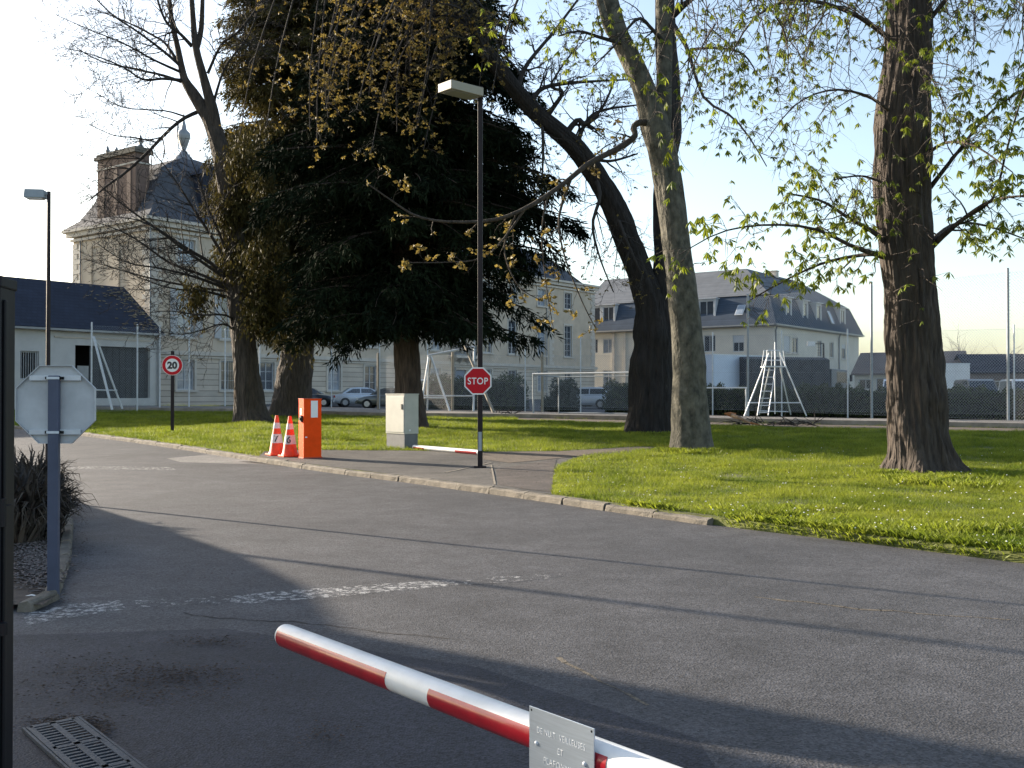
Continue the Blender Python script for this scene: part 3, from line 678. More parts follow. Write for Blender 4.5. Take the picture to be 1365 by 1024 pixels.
mb = MB(); mb.box((U2 / 2, -o_ - .05, e0 - .06), (U2 + 1.2, .16, .16)); mb.box((-o_ - .05, V2 / 2 + .1, e0 - .06), (.16, V2 + .9, .16)); mb.box((U2 / 2, -o_ / 2, e0 - .17), (U2 + .8, o_, .08)); mb.box((-o_ / 2, V2 / 2, e0 - .17), (o_, V2 + .4, .08)); mb.build('gutter', m_zinc, B2)
for x in (.45, tU(1118)): 
    mb = MB(); mb.tube([(x - .5, -.5, e0 - .1), (x - .2, -.15, e0 - .7), (x, -.1, e0 - 1.2), (x, -.1, 0)], .09, 8); mb.build('downpipe', m_zinc, B2)
for x in (tV(818), tV(833)):
    mb = MB(); mb.box((-.08, x, ev / 2), (.16, .35, ev)); mb.build('pilaster', m_trim, B2)
def dormer(face, t, w, h):
    rz = 0 if face == 'R' else R(-90); org = (t - w / 2, 0, e0 + .25) if face == 'R' else (0, t + w / 2, e0 + .25)
    mb = MB(); wall_mesh(mb, 0, w, 0, h, [(.22, w - .22, .3, h - .2)], .15)
    for x in (0, w): mb.face([(x, 0, 0), (x, 1.6, 0), (x, 1.6, h), (x, 0, h)])
    mb.box((w / 2, .7, h + .06), (w + .3, 1.8, .12)); mb.box((w / 2, -.08, .05), (w + .2, .2, .1))
    d = mb.build('dormer', m_frame, B2, loc=org, rz=rz)
    window(d, .22, .3, w - .44, h - .5, .1, (1, 1) if w < 1.9 else (2, 1))
for px, w in ((1052, 1.7), (1074, 1.7), (1092, 1.7), (1124, 2.0)): dormer('R', tU(px), w, 3.0)
for px, w in ((942, 2.3), (811, 2.0), (795, 1.6), (900, 2.2), (862, 2.2)): dormer('L', tV(px), w, 3.0)
def skylight(face, t):
    mb = MB(); mb.box((0, 0, 0), (1.0, .08, 1.7)); o = mb.build('skylight', m_frame, B2); mp = MB(); mp.box((0, -.05, 0), (.8, .02, 1.5)); p = mp.build('skylight_pane', m_glass_pale, o)
    if face == 'R': o.location = (t, .05, e0 + 1.8); o.rotation_euler = (R(-22), 0, 0)
    else: o.location = (.05, t, e0 + 1.8); o.rotation_euler = (R(-40), 0, R(-90))
skylight('R', tU(1108)); skylight('L', tV(987))
for (x, y, h) in ((14.5, 6, .45),): mb = MB(); mb.box((x, y, zr), (.8, .8, h * 2)); mb.box((x, y, zr + h + .05), (.95, .95, .12)); mb.build('chimney', m_trim, B2)

# ------------------------------------------------------------------ annex on the left, gable end by the mansion
B3 = thing('annex', 'low pale annex with a dark slate roof and a wide screened opening at the left', 'building', (O1.x, O1.y, gz(66) - .1), UANG)
za = gz(66) - .1; x1 = -1.95; x0 = -30; yf = -4.06; O3 = O1 + U * 0 + V * yf
def t3(px): return on_facade(O3, px)
def z3(py, px): t = t3(px); return zat(py, O3.y + t * U.y) - za
evh = 5.75 - za
opsA = [(t3(27), t3(52), z3(506, 40), z3(468, 40)), (t3(100), t3(200), z3(531, 150), z3(462, 150)), (t3(-60), t3(-30), z3(506, 0), z3(468, 0))]
mb = MB(); wall_mesh(mb, x0, x1, -1, evh, opsA, .35); mb.build('front_wall', m_annex, B3, loc=(0, yf, 0))
mb = MB(); hp = 9.1 - za
mb.face([(x1, yf, -1), (x1, 5, -1), (x1, 5, evh), (x1, .5, hp - .1), (x1, yf, evh)]); mb.face([(x0, yf, -1), (x0, 5, -1), (x0, 5, evh), (x0, .5, hp - .1), (x0, yf, evh)]); mb.face([(x0, 5, -1), (x1, 5, -1), (x1, 5, evh), (x0, 5, evh)]); mb.build('gable_wall', m_annex, B3)
mb = MB(); pr = [(x0 - .2, yf - .35, evh - .08), (x0 - .2, .5, hp), (x0 - .2, 5.4, evh - .08), (x0 - .2, 5.4, evh + .1), (x0 - .2, .5, hp + .2), (x0 - .2, yf - .35, evh + .1)]
mb.prism(pr, (x1 - x0 + .35, 0, 0)); mb.build('roof', m_slate, B3)
# lichen covered verge slates at the gable end
mb = MB()
for k in range(150):
    t = random.random(); s = (1 - t) ** 2 * 0 + random.expovariate(.9)
    if s > 3.5: continue
    y = yf - .2 + t * (.5 - yf); z = evh + .12 + (hp + .2 - evh - .1) * (y - (yf - .35)) / (.5 - yf + .35)
    mb.box((x1 - s, y, z + .01), (random.uniform(.08, .22), random.uniform(.06, .14), .03))
mb.build('lichen', mat('lichen', (.30, .25, .17), .95, .4, 12), B3)['kind'] = 'stuff'
mb = MB(); mb.box(((x0 + x1) / 2, yf - .42, evh - .02), (x1 - x0 + .3, .14, .13)); mb.build('gutter', m_zinc, B3)
mb = MB(); mb.cyl((x1 - .15, yf - .12, 0), (x1 - .15, yf - .12, evh), .06, 8); mb.build('downpipe', m_zinc, B3)
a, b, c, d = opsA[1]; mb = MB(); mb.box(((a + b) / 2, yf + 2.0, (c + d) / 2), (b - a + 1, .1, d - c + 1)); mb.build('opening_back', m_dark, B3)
mb = MB(); s0 = t3(122); mb.box(((s0 + b) / 2, yf + .28, (c + d) / 2), (b - s0, .04, d - c)); 
for k in range(9): mb.box((s0 + (b - s0) * (k + .5) / 9, yf + .245, (c + d) / 2), (.035, .03, d - c))
mb.build('opening_screen', m_mesh_grey, B3)
mb = MB(); mb.box(((t3(106) + t3(121)) / 2, yf + .3, z3(500, 110)), (t3(121) - t3(106), .06, 1.2)); mb.build('door_panel', m_zinc, B3)
mb = MB(); mb.box(((t3(72) + t3(200)) / 2, yf - .03, z3(452, 140)), (t3(200) - t3(72), .06, .1)); mb.build('wall_band', m_trim, B3)
a, b, c, d = opsA[0]; window(B3, a, c, b - a, d - c, yf + .28, (1, 1), glass=m_dark)
mb = MB()
for k in range(8): mb.cyl((a + (b - a) * (k + .5) / 8, yf + .05, c), (a + (b - a) * (k + .5) / 8, yf + .05, d), .018, 6)
mb.build('window_bars', m_frame, B3)
window(B3, opsA[2][0], opsA[2][2], opsA[2][1] - opsA[2][0], opsA[2][3] - opsA[2][2], yf + .2, (2, 2))

# ------------------------------------------------------------------ far buildings on the right
def simple_house(name, label, c, w, dpt, h, rh, wm, rm, rz, wins=(), chim=False):
    b = thing(name, label, 'building', (c[0], c[1], gz(c[1]) - .1), rz)
    mb = MB(); ops = [(x, x + ww, z, z + hh) for x, z, ww, hh in wins]; wall_mesh(mb, -w / 2, w / 2, -.5, h, ops, .2); mb.build('front_wall', wm, b, loc=(0, -dpt / 2, 0))
    mb = MB()
    for s in (-1, 1): mb.face([(s * w / 2, -dpt / 2, -.5), (s * w / 2, dpt / 2, -.5), (s * w / 2, dpt / 2, h), (s * w / 2, 0, h + rh), (s * w / 2, -dpt / 2, h)])
    mb.face([(-w / 2, dpt / 2, -.5), (w / 2, dpt / 2, -.5), (w / 2, dpt / 2, h), (-w / 2, dpt / 2, h)]); mb.build('side_wall', wm, b)
    mb = MB(); mb.prism([(-w / 2 - .3, -dpt / 2 - .4, h - .1), (-w / 2 - .3, 0, h + rh), (-w / 2 - .3, dpt / 2 + .4, h - .1), (-w / 2 - .3, dpt / 2 + .4, h + .1), (-w / 2 - .3, 0, h + rh + .2), (-w / 2 - .3, -dpt / 2 - .4, h + .1)], (w + .6, 0, 0)); r = mb.build('roof', rm, b)
    for x, z, ww, hh in wins: window(b, x, z, ww, hh, -dpt / 2 + .12, (2, 1))
    if chim: mb = MB(); mb.box((w * .2, 0, h + rh + .5), (.6, .6, 1.4)); mb.build('chimney', m_brick, r)
    return b
cr_ = PX(1276, 530, 116); ca_, sa_ = math.cos(R(-33)), math.sin(R(-33)); simple_house('workshop', 'low shed with a worn tile roof beyond the right hand chestnut', (cr_.x - 5.7 * ca_ - 4 * sa_, cr_.y - 5.7 * sa_ + 4 * ca_), 11.4, 8, 3.0, 2.5, m_render2, m_tile_old, R(-33), [(-5.2, 1.2, 1.6, 1.2), (-3.2, .2, 2.4, 2.3), (1.5, 1.2, 2, 1.2)])
simple_house('garage_block', 'dark slate roofed low building at the far right edge with a small chimney', PX(1372, 530, 116)[:2], 15, 8, 3.0, 2.0, m_tile_old, m_slate, R(-8), [(-5, .8, 1.6, 1.3), (1, .2, 2.6, 2.4)], True)

# guardhouse beside the gate, unseen left of the picture: its outline is shaped to throw the shadow over the road
sg = Vector((.82, -.57, 0)).normalized(); ng = Vector((.57, .82, 0)).normalized(); TE = math.tan(SUN_EL)
def AN(a, n, z=0): p = sg * a + ng * n; return Vector((p.x, p.y, z))
GH = thing('unseen_guardhouse', 'pale gatekeeper house with brick chimney and flag mast left of the black gate, unseen and shaped to its shadow on the road', 'building')
a0 = -20.5; prof = [(9.5, 0), (9.45, 1.5), (8.95, 1.9), (8.0, 2.75), (7.1, 3.5), (6.2, 4.05), (5.2, 4.45), (4.55, 4.8), (4.4, 6.7), (2.02, 6.7), (2.0, 5.3), (-3, 4.6), (-3, 0)]
mb = MB(); mb.prism([AN(a0, n, z) for n, z in prof], sg * -5); mb.build('house_wall', m_annex, GH)
mb = MB(); mb.prism([AN(a0 - .5, n, 4) for n in (4.76, 5.22)] + [AN(a0 - .5, n, 7.4) for n in (5.22, 4.76)], sg * -.6); mb.build('chimney', m_brick, GH)
mb = MB(); p = AN(a0 - 1, 7.0, 2.5); q_ = AN(a0 - 1, 7.45, 7.6); mb.tube([p, q_], .05, 8); mb.build('flag_mast', m_galv, GH)
# ------------------------------------------------------------------ lettering
def text_mesh(txt, size, depth=.003, off=0.0, sx=1.0, spacing=1.0):
    cu = bpy.data.curves.new('lettering', 'FONT'); cu.body = txt; cu.size = size; cu.extrude = depth; cu.offset = off; cu.align_x = 'CENTER'; cu.align_y = 'CENTER'; cu.space_character = spacing; cu.resolution_u = 4
    o = bpy.data.objects.new('lettering', cu); C.objects.link(o); bpy.context.view_layer.update()
    me = bpy.data.meshes.new_from_object(o.evaluated_get(bpy.context.evaluated_depsgraph_get())); bpy.data.objects.remove(o); bpy.data.curves.remove(cu)
    co = np.zeros(len(me.vertices) * 3, np.float32); me.vertices.foreach_get('co', co); co = co.reshape(-1, 3)
    c = (co.max(0) + co.min(0)) / 2; co[:, :2] -= c[:2]; co[:, 0] *= sx
    co = np.stack([co[:, 0], -co[:, 2], co[:, 1]], 1); me.vertices.foreach_set('co', co.ravel()); me.update()
    return me                                   # stands in the XZ plane, faces -y
def lettering(txt, size, parent, loc, m, rz=0.0, name='lettering', **k):
    me = text_mesh(txt, size, **k); me.materials.clear(); me.materials.append(m)
    return inst(name, me, parent, loc, rz)
def ngon(r, n, ph=0.0): return [(r * math.cos(2 * math.pi * i / n + ph), r * math.sin(2 * math.pi * i / n + ph)) for i in range(n)]
def plate(mb, pts, y0, y1): mb.prism([(x, y0, z) for x, z in pts], (0, y1 - y0, 0))

# ------------------------------------------------------------------ stop sign seen from behind, at the left
p = GP(71, 799); sgn = thing('stop_sign', 'octagonal sign seen from its grey back on a blue grey post by the bed', 'road sign', p, R(3))
mb = MB(); ph0 = CZ + (520 - 535) * p.y / F + .245; mb.box((0, 0, ph0 / 2), (.085, .05, ph0)); mb.build('post', m_bluegrey, sgn, bevel=.006)
zc_ = CZ + (520 - 535) * p.y / F + .01; Rr_ = .318 / math.cos(math.pi / 8)
mb = MB(); plate(mb, ngon(Rr_, 8, math.pi / 8), .045, .049); o = mb.build('panel', m_sign_back, sgn, loc=(0, 0, zc_))
mb = MB(); P_ = ngon(Rr_, 8, math.pi / 8); Q_ = ngon(Rr_ - .006, 8, math.pi / 8)
for i in range(8):
    j = (i + 1) % 8; mb.prism([(P_[i][0], .02, P_[i][1]), (P_[j][0], .02, P_[j][1]), (Q_[j][0], .02, Q_[j][1]), (Q_[i][0], .02, Q_[i][1])], (0, .028, 0))
mb.build('rim', m_sign_back, sgn, loc=(0, 0, zc_))
mb = MB(); plate(mb, ngon(Rr_ - .003, 8, math.pi / 8), .0495, .0515); mb.build('red_face', m_red, sgn, loc=(0, 0, zc_))
m_rail = mat('rail_aluminium', (.56, .57, .58), .45, .1, 8, metal=.1)
for dz in (.215, -.225):
    mb = MB(); mb.box((0, .029, zc_ + dz), (.41, .031, .042)); rl = mb.build('rail', m_rail, sgn, bevel=.004)
    for s in (-1, 1): mb = MB(); mb.box((s * .058, .012, zc_ + dz), (.03, .03, .022)); mb.cyl((s * .058, -.02, zc_ + dz), (s * .058, -.012, zc_ + dz), .008, 6); mb.build('clamp', m_black, rl)
    mb = MB(); mb.box((0, -.029, zc_ + dz), (.10, .006, .02)); mb.build('strap', m_galv, rl)

# ------------------------------------------------------------------ black gate at the very left
GX = -1.29; GY = 2.62
gate = thing('gate', 'tall black steel gate post and leaf at the left edge of the picture', 'gate', (GX, GY, 0), R(8))
mb = MB(); mb.box((-.055, 0, .975), (.11, .11, 1.95)); mb.box((-.055, 0, 1.944), (.118, .118, .03)); mb.box((.004, -.03, .97), (.008, .02, 1.86)); mb.build('gate_stile', m_black, gate, bevel=.005)
mb = MB(); mb.box((-.85, 0, 1.9), (1.48, .06, .08)); mb.box((-.85, 0, .2), (1.48, .06, .1)); mb.build('gate_rail', m_black, gate)
pm_ = MB(); pm_.box((0, .01, 1.05), (.10, .02, 1.6)); pb = pm_.build('panel', m_black, gate, loc=(-.17, 0, 0))
for k in range(1, 13): inst('panel', pb.data, gate, (-.17 - k * .11, 0, 0))
mb = MB(); mb.cyl((.006, -.06, 1.33), (.006, -.06, 1.40), .012, 10); mb.box((.006, -.03, 1.365), (.02, .06, .03)); mb.cyl((.006, -.06, 1.06), (.006, -.06, 1.09), .016, 10); mb.build('hinge', m_black, gate)

# ------------------------------------------------------------------ drain grate
a = GP(31, 968); b_ = GP(91, 1022); dv = (b_ - a); dv.z = 0; dl = dv.normalized(); a = a + dl * .2; ang = math.atan2(dl.y, dl.x)
W_ = .215
grate = thing('drain_grate', 'long iron drain grate with two rows of slots set in the road', 'drain', (a.x, a.y, .004), ang)
mb = MB(); mb.box((.7, W_ / 2, .004), (1.6, W_ + .03, .006)); mb.build('channel', m_dark, grate)
m_iron = mat('cast_iron', (.042, .05, .062), .6, .25, 12, .3, 60, metal=.3)
mb = MB()
for y in (0, W_ / 2, W_): mb.box((.7, y, .012), (1.6, .03, .014))
mb.box((.7, -.025, .009), (1.62, .012, .018)); mb.box((.7, W_ + .025, .009), (1.62, .012, .018))
for k in range(5): mb.box((-.09 + k * .39, W_ / 2, .0125), (.035, W_ - .002, .013))
mb.build('frame', m_iron, grate)
bm_ = MB(); bm_.box((0, 0, .011), (.018, W_ / 2 - .032, .013)); bo = bm_.build('bar', m_iron, grate, loc=(0, W_ / 4, 0))
for k in range(0, 50):
    x = -.05 + k * .043
    for yy in (W_ / 4, W_ * 3 / 4):
        if x > 1.45: continue
        inst('bar', bo.data, grate, (x, yy, 0))
bpy.data.objects.remove(bo)

# ------------------------------------------------------------------ barrier with its boom across the foreground
zbm = .85; pl_ = PX(379, 846, 3.46); pr_ = PX(742, 985, 2.41)
pl_.z = zbm; pr_.z = zbm; dirb = (pr_ - pl_).normalized(); LB = 4.0; bang = math.atan2(dirb.y, dirb.x)
bar = thing('barrier', 'red and white striped barrier boom lowered across the foreground with a bolted metal plate', 'barrier', (pl_.x, pl_.y, 0), bang)
RB = .0385
mb = MB(); 
prof_ = [(0, .93), (.012, .985), (.025, 1.0)]
mb.tube([(x, 0, zbm) for x, _ in prof_] + [(LB, 0, zbm)], [RB * r for _, r in prof_] + [RB], 40); mb.build('boom', m_white, bar, smooth='auto')
def film(x0, x1, a0_, a1_):
    mb = MB(); n = 26; vs = []; fs = []
    for rr in (RB + .0012, RB + .0001):
        for x in (x0, x1):
            for i in range(n + 1): t = R(a0_ + (a1_ - a0_) * i / n); vs.append((x, -math.cos(t) * rr, zbm + math.sin(t) * rr))
    k = n + 1
    for i in range(n): fs.append((i, i + 1, k + i + 1, k + i)); fs.append((2 * k + i, 2 * k + i + 1, 3 * k + i + 1, 3 * k + i))
    for i in range(n): fs.append((i, i + 1, 2 * k + i + 1, 2 * k + i)); fs.append((k + i, k + i + 1, 3 * k + i + 1, 3 * k + i))
    mb.mesh(vs, fs); return mb.build('red_stripe', m_red_film, bar, smooth='auto')
def bx_at(px, py):                                # distance along the boom for a pixel column
    k, m_ = ray(px, py); return ((pl_.y * k - pl_.x) / (dirb.x - k * dirb.y))
xs_ = [bx_at(378, 850), bx_at(528, 905), bx_at(585, 930), bx_at(824, 1008)]
film(xs_[0] + .02, xs_[1], -62, 34); film(xs_[2], xs_[3], -62, 34); film(xs_[3] + .55, xs_[3] + 1.1, -62, 34)
# plate
pw, ph_ = .218, .158
pc = bx_at(766, 988); pz = CZ - (997 - 526) / F * (pl_.y + dirb.y * pc) + .004
mb = MB(); mb.box((pc, -RB - .004, pz), (pw, .003, ph_)); plt = mb.build('plate', m_alu, bar, bevel=.0008)
for dx, dz in ((-pw * .38, -.002), (pw * .36, -.006)): mb = MB(); mb.lathe((0, 0, 0), [(.0052, 0), (.0048, .002), (.002, .0036)], 10); o = mb.build('bolt', m_galv, plt, loc=(pc + dx, -RB - .0056, pz + dz)); o.rotation_euler.x = R(90)
for dx in (-1, 1):
    for dz in (-1, 1): mb = MB(); mb.cyl((pc + dx * (pw / 2 - .008), -RB - .0058, pz + dz * (ph_ / 2 - .008)), (pc + dx * (pw / 2 - .008), -RB - .0054, pz + dz * (ph_ / 2 - .008)), .003, 8); mb.build('rivet_hole', m_black, plt)
m_engr = mat('worn_white_letters', (.78, .80, .82), .6, .28, 60)
y_ = -RB - .0058
for t_, z_, sz in (('DE NUIT  VEILLEUSES', .030, .0205), ('ET', -.002, .0205), ('PLAFONNIER', -.034, .0215)):
    lettering(t_, sz, plt, (pc, y_, pz + z_), m_engr, depth=.0003, off=-.0004, sx=.74 if len(t_) > 12 else .82, spacing=1.15)
# barrier housing, just outside the picture on the right
hx = LB - .15
mb = MB(); mb.box((hx, 0, .52), (.34, .4, 1.04)); mb.box((hx, 0, 1.055), (.36, .42, .03)); mb.build('housing', m_orange, bar, bevel=.01)

# ------------------------------------------------------------------ speed limit sign
p = GP(229.5, 577, .1); sp_ = thing('speed_limit_sign', 'round red rimmed 20 speed limit sign on a dark post in the lawn', 'road sign', p, R(8))
zs = CZ + (526 - 487) * p.y / F - p.z
mb = MB(); mb.box((0, .035, (zs + .5) / 2), (.11, .07, zs + .5)); mb.build('post', m_pole_brown, sp_)
mb = MB(); mb.cyl((0, -.008, zs), (0, -.028, zs), .355, 40); mb.build('panel', m_signwhite, sp_)
mb = MB(); n = 48; vs = []; fs = []
for y in (-.03, -.035):
    for r_ in (.34, .235):
        for i in range(n): t = 2 * math.pi * i / n; vs.append((r_ * math.cos(t), y, zs + r_ * math.sin(t)))
for i in range(n):
    j = (i + 1) % n; fs += [(i, j, n + j, n + i), (2 * n + i, 2 * n + j, 3 * n + j, 3 * n + i), (i, j, 2 * n + j, 2 * n + i), (n + i, n + j, 3 * n + j, 3 * n + i)]
mb.mesh(vs, fs); mb.build('red_ring', m_red, sp_)
lettering('20', .33, sp_, (0, -.033, zs), m_signblack, off=.016, depth=.002, sx=1.0)

# ------------------------------------------------------------------ lamp post with the stop sign facing us
p = GP(640, 623, .11); lp = thing('lamp_post', 'tall dark brown lamp post with a big rectangular lamp head standing on the pavement', 'street lamp', p)
D_ = p.y; ztop = zat(112, D_) - p.z
mb = MB(); mb.box((0, 0, ztop / 2 - .03), (.105, .105, ztop - .06)); mb.build('pole', m_pole_brown, lp, bevel=.012)
mb = MB(); mb.box((0, 0, .012), (.26, .26, .02)); mb.box((0, 0, .55), (.121, .121, .006)); mb.build('base_plate', m_pole_brown, lp)
mb = MB(); mb.box((.0, -.0615, .55), (.07, .004, .4)); mb.build('access_door', m_post_grey, lp)
hd = Vector((-.75, -.66, 0)); ha = math.atan2(hd.y, hd.x)
m_head = mat('lamp_head_paint', (.34, .31, .24), .5, .06, 5)
hz = (zat(110, D_) + zat(131, D_)) / 2 - p.z
mb = MB(); mb.box((hd.x * .52, hd.y * .52, hz - .10), (.86, .44, .18), ha); hh = mb.build('lamp_head', m_head, lp, bevel=.01)
mb = MB(); mb.box((hd.x * .52, hd.y * .52, hz - .196), (.70, .34, .02), ha); mb.build('diffuser', mat('diffuser', (.25, .25, .22), .3, .1, 3), hh)
D2 = p.y - .08
st = thing('stop_sign', 'red octagonal STOP sign with a white rim fixed to the tall brown lamp post', 'road sign', (p.x - .045, p.y - .075, p.z), R(0))
zs = zat(508, D2) - p.z; Ro = .287 / math.cos(math.pi / 8)
mb = MB(); plate(mb, ngon(Ro, 8, math.pi / 8), 0, -.02); mb.build('panel', m_signwhite, st, loc=(0, 0, zs))
mb = MB(); plate(mb, ngon(Ro - .03, 8, math.pi / 8), -.0201, -.024); mb.build('red_face', m_red, st, loc=(0, 0, zs))
lettering('STOP', .2, st, (0, -.026, zs), m_signwhite, off=.002, depth=.002, sx=.86, spacing=1.08)
mb = MB()
for dz in (.15, -.15): mb.box((0.04, .012, zs + dz), (.14, .022, .03))
mb.build('bracket', m_galv, st)

# ------------------------------------------------------------------ left lamp post
p = Vector((-7.2, 15.9, .03)); l2 = thing('lamp_post', 'slim dark lamp post with a flat lamp head rising behind the planting bed', 'street lamp', p)
zt_ = zat(258, p.y); k0, _ = ray(65, 300); xo = k0 * p.y - p.x
mb = MB(); mb.tube([(xo, 0, 0), (xo, 0, 1.2), (xo, 0, zt_)], [.045, .034, .028], 12); mb.build('pole', m_pole_brown, l2)
mb = MB(); mb.box((xo - .2, -.02, zt_ - .045), (.30, .2, .13), R(8), taper=.92); mb.box((xo - .03, 0, zt_ - .03), (.08, .05, .05)); h2 = mb.build('lamp_head', m_post_grey, l2, bevel=.008)
h2.rotation_euler = (0, 0, 0)
mb = MB(); mb.box((xo - .2, -.02, zt_ - .117), (.24, .15, .014), R(8)); mb.build('diffuser', m_signwhite, h2)

# ------------------------------------------------------------------ orange barrier housing, cabinet, cones, lying boom
p = GP(411, 611, .11); ob = thing('barrier_housing', 'bright orange barrier housing standing without a boom at the kerb', 'barrier box', (p.x, p.y + .2, p.z), R(31))
H_ = zat(532, p.y) - p.z; w_, d2 = .44, .36
mb = MB(); mb.box((0, 0, H_ / 2), (w_, d2, H_)); mb.build('body', m_orange, ob, bevel=.008)
mb = MB(); mb.box((0, 0, H_ + .006), (w_ + .02, d2 + .02, .012)); mb.box((0, 0, .015), (w_ + .03, d2 + .03, .03)); mb.build('lid_and_foot', mat('orange_trim', (.5, .055, .012), .5, .1, 5), ob)
mb = MB(); mb.box((.04, -d2 / 2 - .003, H_ - .24), (.17, .006, .40)); mb.build('white_notice', m_signwhite, ob)
mb = MB(); mb.box((-w_ / 2 - .003, .02, H_ - .30), (.006, .1, .16)); mb.build('white_notice', m_signwhite, ob)
mb = MB(); mb.box((-w_ / 2 - .025, -.06, H_ - .47), (.05, .12, .15)); mb.cyl((-w_ / 2 - .07, -.06, H_ - .47), (-w_ / 2 - .05, -.06, H_ - .47), .035, 12); mb.build('boom_socket', m_black, ob)
mb = MB(); mb.box((-w_ / 2 + .06, -d2 / 2 - .002, .5), (.05, .004, .03)); mb.build('lock', m_galv, ob)

p = GP(530, 598.5, .11); cb_ = thing('electric_cabinet', 'pale grey street cabinet on a dark plinth at the edge of the lawn', 'cabinet', (p.x + .08, p.y + .38, p.z), R(43))
H_ = zat(526, p.y + .3) - p.z; w_, d2 = .48, .84
mb = MB(); mb.box((0, 0, .2), (w_ - .03, d2 - .03, .4)); mb.build('plinth', m_plinth, cb_)
mb = MB(); mb.box((0, 0, .4 + (H_ - .4) / 2), (w_, d2, H_ - .4)); mb.build('body', m_cabinet, cb_, bevel=.008)
mb = MB(); mb.box((-w_ / 2 - .006, 0, .42 + (H_ - .45) / 2), (.012, d2 - .03, H_ - .5)); dr = mb.build('door', m_cabinet, cb_, bevel=.004)
mb = MB(); mb.box((-w_ / 2 - .02, -d2 / 2 + .09, H_ - .33), (.02, .05, .14)); mb.build('handle', m_black, dr)
mb = MB(); mb.box((0, 0, H_ + .012), (w_ + .03, d2 + .03, .024)); mb.build('lid', m_cabinet, cb_)
mb = MB(); mb.box((w_ * .3 - .2, -d2 / 2 - .003, .5), (.05, .006, .05)); mb.build('badge', m_galv, cb_)

def cone(px, py, digit, lab):
    p = GP(px, py, .11); c = thing('traffic_cone', lab, 'traffic cone', p, R(20), 'traffic cones on the kerb')
    Hc = .98
    mb = MB(); mb.box((0, 0, .02), (.46, .46, .04), R(10)); mb.build('base', m_cone, c, bevel=.008)
    def rad(z): return .19 + (.04 - .19) * (z - .04) / (Hc - .04)
    mb = MB(); mb.lathe((0, 0, 0), [(.21, .04), (.195, .07), (rad(.1), .1), (.042, Hc - .03), (.034, Hc), (.02, Hc - .005)], 24); mb.build('cone_body', m_cone, c, smooth='auto')
    for z0, z1 in ((.30, .52), (.66, .80)):
        mb = MB(); mb.lathe((0, 0, 0), [(rad(z0) + .003, z0), (rad(z1) + .003, z1)], 24); mb.build('white_band', mat('cone_band', (.62, .60, .58), .5, .15, 12), c, smooth='auto')
    me = text_mesh(digit, .22, depth=.002, off=.006); me.materials.append(m_signblack)
    co = np.zeros(len(me.vertices) * 3, np.float32); me.vertices.foreach_get('co', co); co = co.reshape(-1, 3)
    zc2 = .41; co[:, 2] += zc2; rr = np.array([rad(z) for z in co[:, 2]]) + .0055 ; th = co[:, 0] / rr
    out = np.stack([np.sin(th) * rr, -np.cos(th) * rr + co[:, 1], co[:, 2]], 1).astype(np.float32); me.vertices.foreach_set('co', out.ravel()); me.update()
    inst('digit', me, c, (0, 0, 0), R(-12 if digit == '7' else -20))
cone(369, 606.5, '7', 'orange and white traffic cone marked 7, farther from the orange box')
cone(386.5, 608.5, '6', 'orange and white traffic cone marked 6, touching the orange box')

a = GP(552, 597, .15); b_ = GP(638, 604, .15); b2 = a + (b_ - a) * 1.02
lb = thing('barrier_boom', 'detached red and white boom lying on the pavement edge beside the grey cabinet', 'barrier boom', (a.x, a.y, a.z + .02), math.atan2((b2 - a).y, (b2 - a).x))
LL = (b2 - a).length
mb = MB(); mb.tube([(0, 0, 0), (LL, 0, gz(b2.y) - gz(a.y))], .06, 16); mb.build('boom', m_white, lb, smooth='auto')
for x0_, x1_ in ((.02, LL * .18), (LL * .66, LL * .97)):
    mb = MB(); dz = (gz(b2.y) - gz(a.y)) / LL
    vs = []; fs = []; n = 12
    for rr in (.0612, .0602):
        for x in (x0_, x1_):
            for i in range(n + 1): t = R(-80 + 95 * i / n); vs.append((x, -math.cos(t) * rr, dz * x + math.sin(t) * rr))
    k = n + 1
    for i in range(n): fs += [(i, i + 1, k + i + 1, k + i), (2 * k + i, 2 * k + i + 1, 3 * k + i + 1, 3 * k + i)]
    mb.mesh(vs, fs); mb.build('red_stripe', m_red_film, lb)

# white rag at the foot of the near sign
p = GP(45, 803); mb = MB()
mb.tube([p + Vector((-.12, -.02, .03)), p + Vector((-.03, .03, .04)), p + Vector((.06, 0, .03)), p + Vector((.15, .05, .035))], [.008, .02, .016, .006], 7)
tag(mb.build('rag', m_white, smooth=True), 'scrap of white cloth lying at the edging of the planting bed', 'rag')

# ------------------------------------------------------------------ fences round the sports court
def wire_panel(mb, A, Bp, h, pitch=.15, w=.0065):
    A = Vector(A); Bp = Vector(Bp); d = Bp - A; L = d.length; d2 = d / L; nrm = Vector((-d2.y, d2.x, 0)).normalized() * w * .5
    def seg(s0, z0, s1, z1):
        a = A + d2 * s0 + Vector((0, 0, z0)); b = A + d2 * s1 + Vector((0, 0, z1)); t = (b - a).normalized(); side = t.cross(nrm).normalized() * w * .5
        vs = [a + side, a - side * .5 + nrm, a - side * .5 - nrm, b + side, b - side * .5 + nrm, b - side * .5 - nrm]
        mb.mesh(vs, [(0, 1, 4, 3), (1, 2, 5, 4), (2, 0, 3, 5)])
    n = int((L + h) / pitch)
    for i in range(1, n):
        c = i * pitch
        s0 = max(0, c - h); s1 = min(L, c); seg(s0, c - s0, s1, c - s1) if s1 > s0 else None
        s0 = max(0, c - h); s1 = min(L, c); seg(s0, h - (c - s0), s1, h - (c - s1)) if s1 > s0 else None
    for z in (.03, h / 2, h - .05): seg(0, z, L, z)
